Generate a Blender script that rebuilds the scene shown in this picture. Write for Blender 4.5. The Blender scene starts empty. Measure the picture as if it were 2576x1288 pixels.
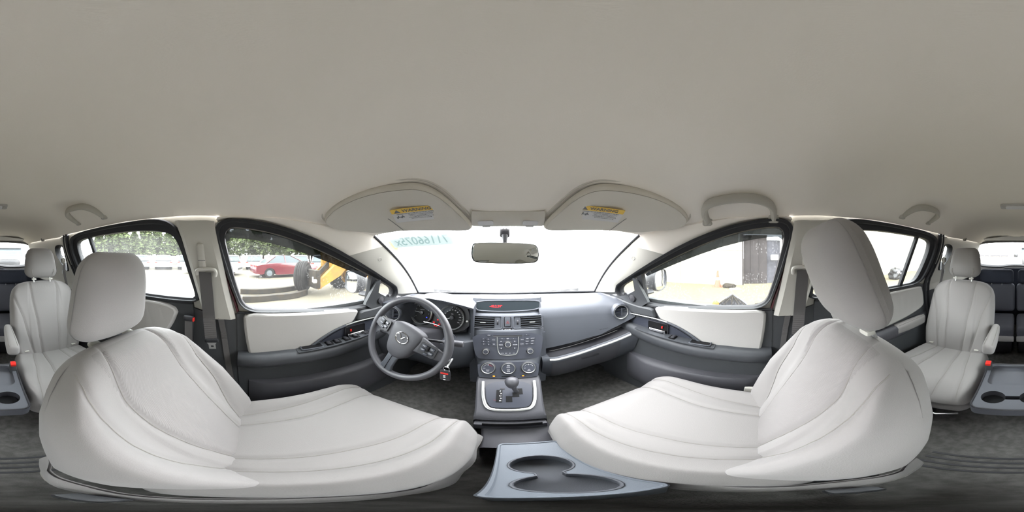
import bpy, bmesh, math, random
from math import sin, cos, tan, pi, radians, atan2, sqrt, exp, floor
from mathutils import Vector, Matrix, noise
SC = bpy.context.scene
COL = SC.collection
random.seed(7)
H = 1.32                       # height of the car's reference plane above the ground
CX = -0.012
# ---------------------------------------------------------------- camera
RM = (Matrix.Rotation(radians(-2.5), 4, 'Z') @ Matrix.Rotation(radians(90), 4, 'X') @ Matrix.Rotation(radians(-0.30), 4, 'Z'))
cd = bpy.data.cameras.new('camera'); cam = bpy.data.objects.new('camera', cd); COL.objects.link(cam)
cd.type = 'PANO'
try: cd.cycles.panorama_type = 'EQUIRECTANGULAR'
except Exception: cd.panorama_type = 'EQUIRECTANGULAR'
cd.clip_start = 0.01; cd.clip_end = 500
cam.matrix_world = Matrix.Translation((CX, 0, H)) @ RM
SC.camera = cam
SC.view_settings.view_transform = 'Standard'; SC.view_settings.look = 'None'
SC.view_settings.gamma = 1; SC.view_settings.use_curve_mapping = False
SC.view_settings.exposure = 0.92
try:
    SC.cycles.use_denoising = True
    SC.cycles.max_bounces = 10; SC.cycles.diffuse_bounces = 7; SC.cycles.transparent_max_bounces = 12
    SC.cycles.sample_clamp_indirect = 12; SC.cycles.caustics_reflective = False; SC.cycles.caustics_refractive = False
except Exception: pass
# ---------------------------------------------------------------- overcast sky
SKY = 12.0
W = bpy.data.worlds.new('sky'); SC.world = W; W.use_nodes = True
wn = W.node_tree; wn.nodes.clear()
wo = wn.nodes.new('ShaderNodeOutputWorld'); wb = wn.nodes.new('ShaderNodeBackground')
wt = wn.nodes.new('ShaderNodeTexCoord'); wx = wn.nodes.new('ShaderNodeSeparateXYZ'); wr = wn.nodes.new('ShaderNodeValToRGB')
wz = wn.nodes.new('ShaderNodeTexNoise'); wz.inputs['Scale'].default_value = 2.5; wz.inputs['Detail'].default_value = 5
wm = wn.nodes.new('ShaderNodeMixRGB'); wm.blend_type = 'MULTIPLY'; wm.inputs[0].default_value = 0.35
wr.color_ramp.elements[0].position = 0.0; wr.color_ramp.elements[0].color = (0.80, 0.80, 0.82, 1)
wr.color_ramp.elements[1].position = 0.5; wr.color_ramp.elements[1].color = (1.0, 1.0, 1.02, 1)
wn.links.new(wt.outputs['Generated'], wx.inputs[0]); wn.links.new(wx.outputs['Z'], wr.inputs[0])
wn.links.new(wt.outputs['Generated'], wz.inputs['Vector'])
wn.links.new(wr.outputs[0], wm.inputs[1]); wn.links.new(wz.outputs['Fac'], wm.inputs[2])
wn.links.new(wm.outputs[0], wb.inputs['Color']); wb.inputs['Strength'].default_value = SKY
wn.links.new(wb.outputs[0], wo.inputs[0])

# ---------------------------------------------------------------- helpers: colours and materials
def lin(c):
    return tuple(((x/255)/12.92 if x/255 <= .04045 else ((x/255+.055)/1.055)**2.4) for x in c)
M = {}
def mat(name, rgb, rough=.7, metal=0, bump=0, bscale=300, kind='noise', var=0, vscale=6, rgb2=None, spec=.4, emit=0, coat=0, sheen=0):
    m = bpy.data.materials.new(name); m.use_nodes = True; nt = m.node_tree
    b = nt.nodes['Principled BSDF']; c = lin(rgb)+(1,)
    b.inputs['Base Color'].default_value = c; b.inputs['Roughness'].default_value = rough
    b.inputs['Metallic'].default_value = metal; b.inputs['Specular IOR Level'].default_value = spec
    if coat: b.inputs['Coat Weight'].default_value = coat
    if sheen: b.inputs['Sheen Weight'].default_value = sheen
    if emit:
        b.inputs['Emission Color'].default_value = c; b.inputs['Emission Strength'].default_value = emit
    L = nt.links.new; tc = nt.nodes.new('ShaderNodeTexCoord')
    if var or rgb2:
        n = nt.nodes.new('ShaderNodeTexNoise'); n.inputs['Scale'].default_value = vscale; n.inputs['Detail'].default_value = 6
        r = nt.nodes.new('ShaderNodeValToRGB'); r.color_ramp.elements[0].position = .35; r.color_ramp.elements[1].position = .65
        c2 = lin(rgb2)+(1,) if rgb2 else tuple(x*(1-var) for x in c[:3])+(1,)
        r.color_ramp.elements[0].color = c2; r.color_ramp.elements[1].color = c
        L(tc.outputs['Object'], n.inputs['Vector']); L(n.outputs['Fac'], r.inputs[0]); L(r.outputs[0], b.inputs['Base Color'])
    if bump:
        bp = nt.nodes.new('ShaderNodeBump'); bp.inputs['Strength'].default_value = bump; bp.inputs['Distance'].default_value = .002
        if kind == 'noise':
            t = nt.nodes.new('ShaderNodeTexNoise'); t.inputs['Scale'].default_value = bscale; t.inputs['Detail'].default_value = 3; o = t.outputs['Fac']
        elif kind == 'knit':
            t = nt.nodes.new('ShaderNodeTexWave'); t.wave_type = 'BANDS'; t.bands_direction = 'DIAGONAL'
            t.inputs['Scale'].default_value = bscale; t.inputs['Distortion'].default_value = .6; o = t.outputs['Fac']
        elif kind == 'voronoi':
            t = nt.nodes.new('ShaderNodeTexVoronoi'); t.inputs['Scale'].default_value = bscale; o = t.outputs['Distance']
        elif kind == 'ribs':
            t = nt.nodes.new('ShaderNodeTexWave'); t.wave_type = 'BANDS'; t.bands_direction = 'X'
            t.inputs['Scale'].default_value = bscale; o = t.outputs['Fac']
        L(tc.outputs['Object'], t.inputs['Vector']); L(o, bp.inputs['Height']); L(bp.outputs[0], b.inputs['Normal'])
    M[name] = m; return m
mat('headliner', (240,235,227), .95, bump=.12, bscale=420, spec=.15)
mat('cream_trim', (178,176,169), .6, bump=.12, bscale=500, spec=.3)
mat('cream_vinyl', (170,168,165), .55, bump=.12, bscale=260, spec=.3)
mat('visor_cloth', (206,202,193), .85, bump=.15, bscale=300, spec=.2)
mat('seat_fabric', (132,129,128), .9, bump=.2, bscale=520, spec=.2, sheen=.15)
mat('seat_knit', (130,127,126), .92, bump=.3, bscale=170, kind='knit', spec=.15)
mat('seam_thread', (128,125,121), .9)
mat('black_plastic', (62,64,67), .5, bump=.2, bscale=600, spec=.45)
mat('armrest_plastic', (62,64,68), .5, bump=.2, bscale=600, spec=.4)
mat('dash_plastic', (74,77,84), .48, bump=.2, bscale=700, spec=.45)
mat('dash_lower', (70,70,75), .55, bump=.2, bscale=600, spec=.4)
mat('stack_plastic', (54,57,67), .38, spec=.5)
mat('dark_plastic', (46,46,50), .45, spec=.4)
mat('deep_black', (18,18,20), .6, spec=.2)
mat('rubber', (40,41,44), .65, spec=.3)
mat('wheel_leather', (74,74,79), .42, bump=.15, bscale=500, spec=.5)
mat('satin_metal', (205,206,205), .28, metal=.85)
mat('chrome', (225,225,228), .12, metal=1)
mat('mirror_glass', (235,240,240), .02, metal=1)
mat('white_print', (225,225,228), .6)
mat('red_plastic', (205,45,38), .4)
mat('red_print', (200,50,45), .5)
mat('yellow_print', (232,196,96), .7)
mat('label_paper', (205,205,205), .7)
mat('grey_print', (110,112,116), .7)
mat('display_red', (255,25,35), .5, emit=.7)
mat('display_orange', (255,120,20), .5, emit=3.0)
mat('display_blue', (40,60,255), .5, emit=1.0)
mat('smoked_screen', (40,46,50), .12, spec=.5)
mat('belt_webbing', (92,90,90), .8, bump=.5, bscale=900, kind='ribs')
mat('carpet', (96,95,93), 1, bump=.9, bscale=350, var=.35, vscale=40, spec=.05)
mat('third_row_fabric', (58,62,72), .9, bump=.3, bscale=400, var=.1, spec=.15)
mat('third_row_seat_cloth', (92,94,102), .9, bump=.3, bscale=400, spec=.15)
mat('tray_plastic', (82,84,90), .5, bump=.15, bscale=500, spec=.4)
mat('cup_plastic', (98,104,112), .5, bump=.15, bscale=400, spec=.4)
mat('grey_trim', (182,181,180), .6, spec=.3)
mat('car_red', (74,16,25), .3, coat=.6)
mat('car_white', (118,120,124), .3, coat=.6)
mat('car_silver', (84,90,94), .3, coat=.6)
mat('car_black', (18,20,22), .3, coat=.6)
mat('car_glass', (48,58,62), .15, spec=.35)
mat('tire_rubber', (30,29,28), .85, bump=.5, bscale=30, var=.4, vscale=8, spec=.2)
mat('loader_yellow', (128,96,34), .6, vscale=3, rgb2=(108,80,36), spec=.2)
mat('loader_steel', (30,28,25), .8, vscale=6, rgb2=(44,38,29), spec=.15)
mat('asphalt', (86,81,70), .9, bump=.5, bscale=25, vscale=.5, rgb2=(76,72,62), spec=.15)
mat('gravel', (98,91,73), .95, bump=1, bscale=20, vscale=9, rgb2=(90,84,68), spec=.1)
mat('wall_siding', (140,138,127), .75, var=.08, vscale=1)
mat('dark_door_paint', (42,36,36), .7, var=.3, vscale=4)
mat('cone_orange', (140,74,56), .6)
mat('fence_white', (126,125,123), .8)
mat('leaf_green', (82,90,60), .9, rgb2=(58,68,44), vscale=1.2, spec=.05)
mat('bark', (34,30,27), .95, var=.4, vscale=10)
mat('tarp_grey', (76,76,84), .7, var=.3, vscale=6)
mat('bag_black', (24,24,26), .35)

def glass(name, tint=(.9,.95,.93), wet=.08, streak=0, drops=0, dscale=60, gloss=.06):
    m = bpy.data.materials.new(name); m.use_nodes = True; nt = m.node_tree; nt.nodes.clear(); L = nt.links.new
    out = nt.nodes.new('ShaderNodeOutputMaterial'); tr = nt.nodes.new('ShaderNodeBsdfTransparent'); tr.inputs[0].default_value = tint+(1,)
    tl = nt.nodes.new('ShaderNodeBsdfTranslucent'); tl.inputs[0].default_value = (.82,.84,.84,1)
    gl = nt.nodes.new('ShaderNodeBsdfGlossy'); gl.inputs['Roughness'].default_value = .03
    mx = nt.nodes.new('ShaderNodeMixShader'); mg = nt.nodes.new('ShaderNodeMixShader')
    tc = nt.nodes.new('ShaderNodeTexCoord'); n = nt.nodes.new('ShaderNodeTexNoise'); n.inputs['Scale'].default_value = 4; n.inputs['Detail'].default_value = 4
    mp = nt.nodes.new('ShaderNodeMapping'); mp.inputs['Scale'].default_value = (6 if streak else 1, 6 if streak else 1, 1)
    L(tc.outputs['Object'], mp.inputs[0]); L(mp.outputs[0], n.inputs['Vector'])
    r = nt.nodes.new('ShaderNodeMapRange'); r.inputs[1].default_value = .3; r.inputs[2].default_value = .7
    r.inputs[3].default_value = max(0, wet-.15*wet); r.inputs[4].default_value = min(1, wet*1.5)
    L(n.outputs['Fac'], r.inputs[0]); fac = r.outputs[0]
    if drops:
        v = nt.nodes.new('ShaderNodeTexVoronoi'); v.inputs['Scale'].default_value = dscale
        mp2 = nt.nodes.new('ShaderNodeMapping'); mp2.inputs['Scale'].default_value = (1, 1, .55)
        L(tc.outputs['Object'], mp2.inputs[0]); L(mp2.outputs[0], v.inputs['Vector'])
        lt = nt.nodes.new('ShaderNodeMath'); lt.operation = 'LESS_THAN'; lt.inputs[1].default_value = .30
        L(v.outputs['Distance'], lt.inputs[0])
        n2 = nt.nodes.new('ShaderNodeTexNoise'); n2.inputs['Scale'].default_value = 5; L(tc.outputs['Object'], n2.inputs['Vector'])
        g = nt.nodes.new('ShaderNodeMath'); g.operation = 'GREATER_THAN'; g.inputs[1].default_value = .52; L(n2.outputs['Fac'], g.inputs[0])
        mu = nt.nodes.new('ShaderNodeMath'); mu.operation = 'MULTIPLY'; L(lt.outputs[0], mu.inputs[0]); L(g.outputs[0], mu.inputs[1])
        m3 = nt.nodes.new('ShaderNodeMath'); m3.operation = 'MULTIPLY_ADD'; m3.inputs[1].default_value = drops; L(mu.outputs[0], m3.inputs[0]); L(fac, m3.inputs[2])
        m3.use_clamp = True; fac = m3.outputs[0]
    L(fac, mx.inputs[0]); L(tr.outputs[0], mx.inputs[1]); L(tl.outputs[0], mx.inputs[2])
    mg.inputs[0].default_value = gloss; L(mx.outputs[0], mg.inputs[1]); L(gl.outputs[0], mg.inputs[2]); L(mg.outputs[0], out.inputs[0])
    M[name] = m
glass('side_glass', wet=.012, drops=.05, dscale=130)
glass('rear_door_glass', tint=(.86,.93,.92), wet=.035, streak=1)
glass('clear_glass', wet=.012)
glass('rear_glass', tint=(.85,.88,.88), wet=.035)
glass('windshield_glass', tint=(.98,1,1), wet=.06, streak=1)
glass('smoked_visor', tint=(.020,.022,.024), wet=.0)

# ---------------------------------------------------------------- helpers: meshes (coordinates: x right, y forward, z from the lens height)
WORLD = {}
def obj(name, V, F, m, parent=None, smooth=True, angle=38, fm=None, origin=None):
    me = bpy.data.meshes.new(name)
    me.from_pydata([tuple(v) for v in V], [], F)
    xs_ = [v[0] for v in V]; ys_ = [v[1] for v in V]; zs_ = [v[2] for v in V]
    if origin is None: origin = ((min(xs_)+max(xs_))/2, (min(ys_)+max(ys_))/2, min(zs_))
    o3 = Vector(origin); me.transform(Matrix.Translation(-o3))
    for q in (m if isinstance(m, (list, tuple)) else [m]): me.materials.append(M[q])
    if fm:
        for i, k in enumerate(fm): me.polygons[i].material_index = k
    bm = bmesh.new(); bm.from_mesh(me); bmesh.ops.recalc_face_normals(bm, faces=bm.faces[:]); bm.to_mesh(me); bm.free()
    if smooth:
        me.shade_smooth()
        try: me.set_sharp_from_angle(angle=radians(angle))
        except Exception: pass
    o = bpy.data.objects.new(name, me); COL.objects.link(o)
    w = o3+Vector((0,0,H)); WORLD[o.name] = w
    if parent is not None: o.parent = parent; o.location = w-WORLD[parent.name]
    else: o.location = w
    return o
def tag(o, label=None, cat=None, group=None, kind=None):
    if label: o['label'] = label
    if cat: o['category'] = cat
    if group: o['group'] = group
    if kind: o['kind'] = kind
    return o
def thing(name, label, cat, loc, group=None):
    o = bpy.data.objects.new(name, None); COL.objects.link(o); o.empty_display_size = .05
    w = Vector(loc)+Vector((0,0,H)); o.location = w; WORLD[o.name] = w
    return tag(o, label, cat, group)
def copy_tree(o, delta, label=None, parent=None):
    c = o.copy(); COL.objects.link(c)
    if parent is None: c.location = o.location+Vector(delta); WORLD[c.name] = WORLD[o.name]+Vector(delta)
    else: c.parent = parent
    if label: c['label'] = label
    for ch in list(o.children): copy_tree(ch, delta, None, c)
    return c
class G:
    """collects geometry of ONE mesh"""
    def __init__(s): s.V = []; s.F = []; s.fm = []
    def add(s, V, F, k=0):
        n = len(s.V); s.V += [Vector(v) for v in V]; s.F += [tuple(i+n for i in f) for f in F]; s.fm += [k]*len(F); return s
    def box(s, c, d, R=None, k=0, taper=None):
        hx, hy, hz = d[0]/2, d[1]/2, d[2]/2; P = []
        for z in (-1,1):
            for x, y in ((-1,-1),(1,-1),(1,1),(-1,1)):
                t = taper if (taper and z > 0) else 1
                p = Vector((x*hx*t, y*hy*t, z*hz)); P.append((R @ p if R else p)+Vector(c))
        return s.add(P, [(3,2,1,0),(4,5,6,7),(0,1,5,4),(1,2,6,5),(2,3,7,6),(3,0,4,7)], k)
    def tube(s, pts, r, n=8, closed=False, flat=1, up=None, k=0, caps=True):
        pts = [Vector(p) for p in pts]; N = len(pts); rings = []
        a_prev = None
        for i, p in enumerate(pts):
            if closed: t = pts[(i+1) % N]-pts[i-1]
            else: t = pts[min(i+1, N-1)]-pts[max(i-1, 0)]
            t = t.normalized() if t.length > 1e-9 else Vector((0,0,1))
            if up is not None: a = Vector(up).cross(t)
            elif a_prev is not None: a = a_prev-t*a_prev.dot(t)
            else: a = t.cross(Vector((0,0,1)) if abs(t.z) < .9 else Vector((1,0,0)))
            a = a.normalized() if a.length > 1e-9 else Vector((1,0,0)); a_prev = a; b = t.cross(a)
            rr = r[i] if isinstance(r, (list, tuple)) else r
            rings.append([p+a*cos(2*pi*j/n)*rr+b*sin(2*pi*j/n)*rr*flat for j in range(n)])
        V = [v for q in rings for v in q]; F = []
        for i in range(N if closed else N-1):
            for j in range(n):
                i2 = (i+1) % N; F.append((i*n+j, i*n+(j+1) % n, i2*n+(j+1) % n, i2*n+j))
        if not closed and caps: F += [tuple(range(n)), tuple((N-1)*n+j for j in reversed(range(n)))]
        return s.add(V, F, k)
    def loft(s, lines, n=24, close=False, caps=False, k=0):
        L = [resample(l, n, close) for l in lines]; V = [v for l in L for v in l]; F = []
        for i in range(len(L)-1):
            for j in range(n if close else n-1):
                F.append((i*n+j, i*n+(j+1) % n, (i+1)*n+(j+1) % n, (i+1)*n+j))
        if caps: F += [tuple(range(n)), tuple((len(L)-1)*n+j for j in reversed(range(n)))]
        return s.add(V, F, k)
    def rings(s, L, close=True, caps=True, k=0):
        n = len(L[0]); V = [v for l in L for v in l]; F = []
        for i in range(len(L)-1):
            for j in range(n if close else n-1):
                F.append((i*n+j, i*n+(j+1) % n, (i+1)*n+(j+1) % n, (i+1)*n+j))
        if caps: F += [tuple(range(n)), tuple((len(L)-1)*n+j for j in reversed(range(n)))]
        return s.add(V, F, k)
    def grid(s, P, k=0):
        n = len(P[0]); V = [v for l in P for v in l]
        return s.add(V, [(i*n+j, i*n+j+1, (i+1)*n+j+1, (i+1)*n+j) for i in range(len(P)-1) for j in range(n-1)], k)
    def lathe(s, prof, Fr, n=24, k=0):
        """prof: (radius, height) along the frame's normal"""
        return s.rings([[Fr(r*cos(2*pi*j/n), r*sin(2*pi*j/n), h) for j in range(n)] for r, h in prof], True, False, k)
    def prism(s, pts, d, k=0):
        n = len(pts); d = Vector(d); V = [Vector(p) for p in pts]+[Vector(p)+d for p in pts]
        return s.add(V, [tuple(range(n)), tuple(reversed(range(n, 2*n)))]+[(i, (i+1) % n, n+(i+1) % n, n+i) for i in range(n)], k)
    def rbox(s, c, d, r, div=(6,6,6), f=None, R=None, k=0):
        hx, hy, hz = d[0]/2, d[1]/2, d[2]/2; r = min(r, hx, hy, hz); hs = (hx,hy,hz); idx = {}; V = []; F = []
        def P(p):
            q = Vector([max(-(hs[i]-r), min(hs[i]-r, p[i])) for i in range(3)]); e = p-q
            # spread edge points evenly over the rounding
            if e.length > 1e-9: q = q+e.normalized()*r
            return q
        def coord(a, i): # denser near the ends
            n = div[a]; t = -1+2*i/n; return t*hs[a]
        def vid(i, j, kk):
            key = (i,j,kk)
            if key not in idx:
                p = P(Vector((coord(0,i), coord(1,j), coord(2,kk))))
                if f: p = Vector(f(p))
                if R: p = R @ p
                idx[key] = len(V); V.append(p+Vector(c))
            return idx[key]
        nx, ny, nz = div
        for kk in (0, nz):
            for i in range(nx):
                for j in range(ny): F.append((vid(i,j,kk), vid(i+1,j,kk), vid(i+1,j+1,kk), vid(i,j+1,kk)))
        for j in (0, ny):
            for i in range(nx):
                for kk in range(nz): F.append((vid(i,j,kk), vid(i+1,j,kk), vid(i+1,j,kk+1), vid(i,j,kk+1)))
        for i in (0, nx):
            for j in range(ny):
                for kk in range(nz): F.append((vid(i,j,kk), vid(i,j+1,kk), vid(i,j+1,kk+1), vid(i,j,kk+1)))
        return s.add(V, F, k)
    def fill(s, outline, holes=(), thick=None, k=0):
        """flat-ish polygon with holes, extruded by the vector thick"""
        bm = bmesh.new(); loops = [outline]+list(holes); ed = []
        for l in loops:
            vs = [bm.verts.new(Vector(p)) for p in l]
            for i in range(len(vs)): ed.append(bm.edges.new((vs[i], vs[(i+1) % len(vs)])))
        nn = Vector((0,0,0)); o = [Vector(p) for p in outline]
        for i in range(len(o)): nn += o[i].cross(o[(i+1) % len(o)])
        bmesh.ops.triangle_fill(bm, use_beauty=True, use_dissolve=False, edges=ed, normal=nn.normalized())
        if thick is not None:
            t = Vector(thick); r = bmesh.ops.extrude_face_region(bm, geom=bm.faces[:], use_keep_orig=True)
            for v in [g for g in r['geom'] if isinstance(g, bmesh.types.BMVert)]: v.co += t
        bm.verts.index_update()
        V = [v.co.copy() for v in bm.verts]; F = [tuple(v.index for v in f.verts) for f in bm.faces]; bm.free()
        return s.add(V, F, k)
    def sidefill(s, outline, holes, off, sgn, thick=None, k=0, ystep=.08):
        """polygon with holes on the curved side surface; outline as (y, z)"""
        bm = bmesh.new(); ed = []
        for l in [outline]+list(holes):
            vs = [bm.verts.new((0, p[0], p[1])) for p in l]
            for i in range(len(vs)): ed.append(bm.edges.new((vs[i], vs[(i+1) % len(vs)])))
        bmesh.ops.triangle_fill(bm, use_beauty=True, use_dissolve=False, edges=ed, normal=(1,0,0))
        ys = [p[0] for p in outline]; zs = [p[1] for p in outline]
        cuts = [(Vector((0,y,0)), Vector((0,1,0))) for y in [i*ystep for i in range(-30, 20)] if min(ys) < y < max(ys)]
        if min(zs) < -.25 < max(zs): cuts.append((Vector((0,0,-.25)), Vector((0,0,1))))
        for co, no in cuts: bmesh.ops.bisect_plane(bm, geom=bm.verts[:]+bm.edges[:]+bm.faces[:], plane_co=co, plane_no=no)
        for v in bm.verts: v.co.x = sgn*(xs(v.co.y, v.co.z)+off)
        if thick is not None:
            t = Vector(thick); r = bmesh.ops.extrude_face_region(bm, geom=bm.faces[:], use_keep_orig=True)
            for v in [g for g in r['geom'] if isinstance(g, bmesh.types.BMVert)]: v.co += t
        bm.verts.index_update(); V = [v.co.copy() for v in bm.verts]; F = [tuple(v.index for v in f.verts) for f in bm.faces]; bm.free()
        return s.add(V, F, k)
    def mirror(s):
        s.V = [Vector((-v.x, v.y, v.z)) for v in s.V]; return s
    def build(s, name, m, parent=None, **kw):
        return obj(name, s.V, s.F, m, parent, fm=s.fm if isinstance(m, (list, tuple)) else None, **kw)
def resample(pts, n, close=False):
    P = [Vector(p) for p in pts]
    if close: P = P+[P[0]]
    d = [0]
    for i in range(1, len(P)): d.append(d[-1]+(P[i]-P[i-1]).length)
    out = []; k = 0
    for i in range(n):
        t = d[-1]*i/(n if close else n-1)
        while k < len(d)-2 and d[k+1] < t: k += 1
        s = (t-d[k])/max(d[k+1]-d[k], 1e-9); out.append(P[k].lerp(P[k+1], min(max(s,0),1)))
    return out
def smooth(pts, close=False, it=2):
    """corner cutting"""
    P = [Vector(p) for p in pts]
    for _ in range(it):
        Q = []; n = len(P)
        rng = range(n if close else n-1)
        if not close: Q.append(P[0])
        for i in rng:
            a, b = P[i], P[(i+1) % n]; Q += [a.lerp(b,.25), a.lerp(b,.75)]
        if not close: Q.append(P[-1])
        P = Q
    return P
def frame(o, x, y):
    """local (a, b, c) -> point; c along the normal x cross y"""
    o = Vector(o); x = Vector(x).normalized(); y = Vector(y); y = (y-x*y.dot(x)).normalized(); z = x.cross(y)
    f = lambda a, b, c=0: o+x*a+y*b+z*c
    f.o = o; f.x = x; f.y = y; f.z = z
    f.R = Matrix((x, y, z)).transposed()
    return f
def rrect(w, h, r, n=4):
    P = []
    for cx, cy, a0 in ((w/2-r, h/2-r, 0), (-w/2+r, h/2-r, 90), (-w/2+r, -h/2+r, 180), (w/2-r, -h/2+r, 270)):
        for i in range(n+1):
            a = radians(a0+90*i/n); P.append((cx+r*cos(a), cy+r*sin(a)))
    return P
def plate(g, Fr, a, b, w, h, t, r=.003, c=0, k=0):
    g.prism([Fr(a+x, b+y, c) for x, y in rrect(w, h, min(r, w/2.01, h/2.01))], Fr.z*t, k); return g
_font = {}
def lettering(txt, size, Fr, m, parent, a=0, b=0, c=0, name='lettering', mirror=False, bold=0, shear=0, depth=.0004, sx=1):
    cu = bpy.data.curves.new('lettering', 'FONT'); cu.body = txt; cu.size = size; cu.align_x = 'CENTER'; cu.align_y = 'CENTER'
    cu.extrude = depth/2; cu.offset = bold; cu.shear = shear; cu.resolution_u = 3
    to = bpy.data.objects.new('lettering', cu); COL.objects.link(to)
    me = to.to_mesh(); V = [v.co.copy() for v in me.vertices]; F = [tuple(p.vertices) for p in me.polygons]
    to.to_mesh_clear(); bpy.data.objects.remove(to); bpy.data.curves.remove(cu)
    s = -1 if mirror else 1
    return obj(name, [Fr(a+s*v.x*sx, b+v.y, c+v.z) for v in V], F, m, parent, smooth=False)
def lerp(a, b, t): return a+(b-a)*t
def sstep(x, a, b):
    t = max(0, min(1, (x-a)/(b-a))); return t*t*(3-2*t)
def interp(x, T):
    if x <= T[0][0]: return T[0][1]
    for (a, p), (b, q) in zip(T, T[1:]):
        if x <= b: return p+(q-p)*(x-a)/(b-a)
    return T[-1][1]
# directions measured on the photograph, met with real surfaces
R3 = RM.to_3x3()
def ray(u, v):
    a = (u-1288)/2576*2*pi; e = (644-v)/1288*pi
    return R3 @ Vector((sin(a)*cos(e), sin(e), -cos(a)*cos(e)))
def xs(y, z):
    w = .70-.36*max(z+.25, 0)
    if y > .1: w -= .07*(y-.1)**1.5
    if y < -1.0: w -= .06*(-1.0-y)
    return w
def onside(u, v, off=0):
    d = ray(u, v); lo, hi = .05, 8
    for _ in range(50):
        m_ = (lo+hi)/2; p = d*m_
        if abs(p.x+CX) < xs(p.y, p.z)+off: lo = m_
        else: hi = m_
    p = d*m_; return Vector((p.x+CX, p.y, p.z))
def atx(u, v, x): d = ray(u, v); return Vector((CX,0,0))+d*((x-CX)/d.x)
def aty(u, v, y): d = ray(u, v); return Vector((CX,0,0))+d*(y/d.y)
def atz(u, v, z): d = ray(u, v); return Vector((CX,0,0))+d*(z/d.z)
# ================================================================ THE SHELL OF THE CABIN
# window openings in the side (y, z), seen on the near side and mirrored to the other
FW_OUT = [(-.113,.05),(-.118,.09),(-.108,.117),(-.075,.130),(-.01,.127),(.075,.114),(.164,.092),(.263,.061),(.359,.024),(.476,-.028),(.591,-.083),(.716,-.147),(.80,-.195),(.825,-.262),(.707,-.272),(.60,-.28),(.487,-.275),(.313,-.258),(.127,-.244),(-.027,-.238),(-.066,-.123)]
FW_GLASS = [(-.083,.05),(-.085,.075),(-.07,.102),(-.01,.098),(.075,.084),(.164,.061),(.263,.027),(.359,-.010),(.476,-.060),(.56,-.105),(.575,-.12),(.60,-.262),(.487,-.265),(.313,-.250),(.127,-.236),(-.01,-.228),(-.045,-.123)]
FQ_GLASS = [(.615,-.128),(.70,-.163),(.775,-.205),(.792,-.250),(.70,-.258),(.635,-.258)]
RW_OUT = [(-.20,-.19),(-.215,-.10),(-.235,.02),(-.26,.105),(-.30,.138),(-.36,.150),(-.50,.155),(-.73,.157),(-.93,.155),(-1.05,.135),(-1.09,.09),(-1.11,.03),(-1.09,-.12),(-1.03,-.215),(-.8,-.212),(-.5,-.207),(-.25,-.203)]
RW_GLASS = [(-.225,-.18),(-.245,-.08),(-.265,.02),(-.285,.08),(-.33,.105),(-.50,.122),(-.73,.122),(-.90,.120),(-1.01,.105),(-1.03,.07),(-1.035,.0),(-1.01,-.13),(-.97,-.198),(-.8,-.196),(-.5,-.192),(-.25,-.188)]
QW_OUT = [(-1.215,.085),(-1.225,.0),(-1.245,-.09),(-1.27,-.135),(-1.30,-.12),(-1.36,-.04),(-1.39,.02),(-1.375,.07),(-1.34,.093),(-1.27,.100)]
def S(y, z, sgn=-1, off=0): return Vector((sgn*(xs(y, z)+off), y, z))
def outline(P, sgn, off=0, it=1): return [Vector((sgn*(xs(p.y, p.z)+off), p.y, p.z)) for p in smooth([(0,y,z) for y, z in P], True, it)]
def zrail(y): # height of the roof rail where the headliner starts
    return interp(y, [(-2.2,.17),(-1.6,.165),(-1.2,.155),(-1.05,.165),(-.5,.162),(-.2,.150),(-.05,.138),(.1,.137),(.3,.123),(.52,.097)])
def zmid(y): return interp(y, [(-2.2,.21),(-2.05,.255),(-1.8,.285),(-1.2,.30),(-.6,.295),(0,.270),(.25,.243),(.45,.185),(.62,.118)])
def ceil_z(x, y):
    w = xs(y, zrail(y)); s = min(1, abs(x)/w); return lerp(zmid(y), zrail(y), s**4.5)
def yfront(s): return .62-.10*abs(s)**2.2     # the windshield's top edge
g = G(); rows = []
NS, NX = 90, 49
for i in range(NS+1):
    row = []
    for j in range(NX):
        s = -1+2*j/(NX-1); s = (abs(s)**.8)*(1 if s > 0 else -1)
        yf = yfront(s); y = lerp(-2.2, yf, i/NS)
        y0 = min(y, .52) if abs(s) > .999 else y
        w = xs(y0, zrail(min(y,.52))); x = s*w
        zm = interp(y-(yf-.62), [(-2.2,.21),(-2.05,.255),(-1.8,.285),(-1.2,.30),(-.6,.295),(0,.270),(.25,.243),(.45,.185),(.62,.118)])
        row.append(Vector((x, y, lerp(zm, zrail(min(y,.52)), abs(s)**4.5))))
    rows.append(row)
def add_shell(g, rows, up=.035):
    g.grid(rows)
g.grid(rows)
top = [[p+Vector((0,0,.04)) for p in r] for r in rows]; g.grid(top)
for e in (0, -1):
    g.grid([rows[e], top[e]]); g.grid([[r[e] for r in rows], [r[e] for r in top]])
ceiling = tag(g.build('ceiling', 'headliner'), 'soft grey-beige cloth headliner over the whole cabin', kind='structure')
# outer roof skin
g = G(); g.grid([[p+Vector((0,0,.05)) for p in r] for r in rows[::3]]); 
tag(g.build('roof_outer', 'car_red'), 'red roof skin of the car', kind='structure')
def front_edge(k):  # windshield outline; k: 0 top, 1 bottom
    P = []
    for j in range(41):
        s = -1+j/20
        if k == 0: P.append(Vector((s*.556, .62-.10*abs(s)**2.2+.004, lerp(.118,.097,abs(s)**2))))
        else: P.append(Vector((s*.65, 1.25-.17*abs(s)**2.5, lerp(-.292,-.283,abs(s)))))
    return P
WT, WB = front_edge(0), front_edge(1)
g = G(); R_ = []
for i in range(13):
    t = i/12; R_.append([a.lerp(b, t)+Vector((0, .03*sin(pi*t), .02*sin(pi*t))) for a, b in zip(WT, WB)])
g.grid(R_); ws = tag(g.build('window_1', 'windshield_glass'), 'wide wet fogged windshield glaring white', kind='structure')
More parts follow.
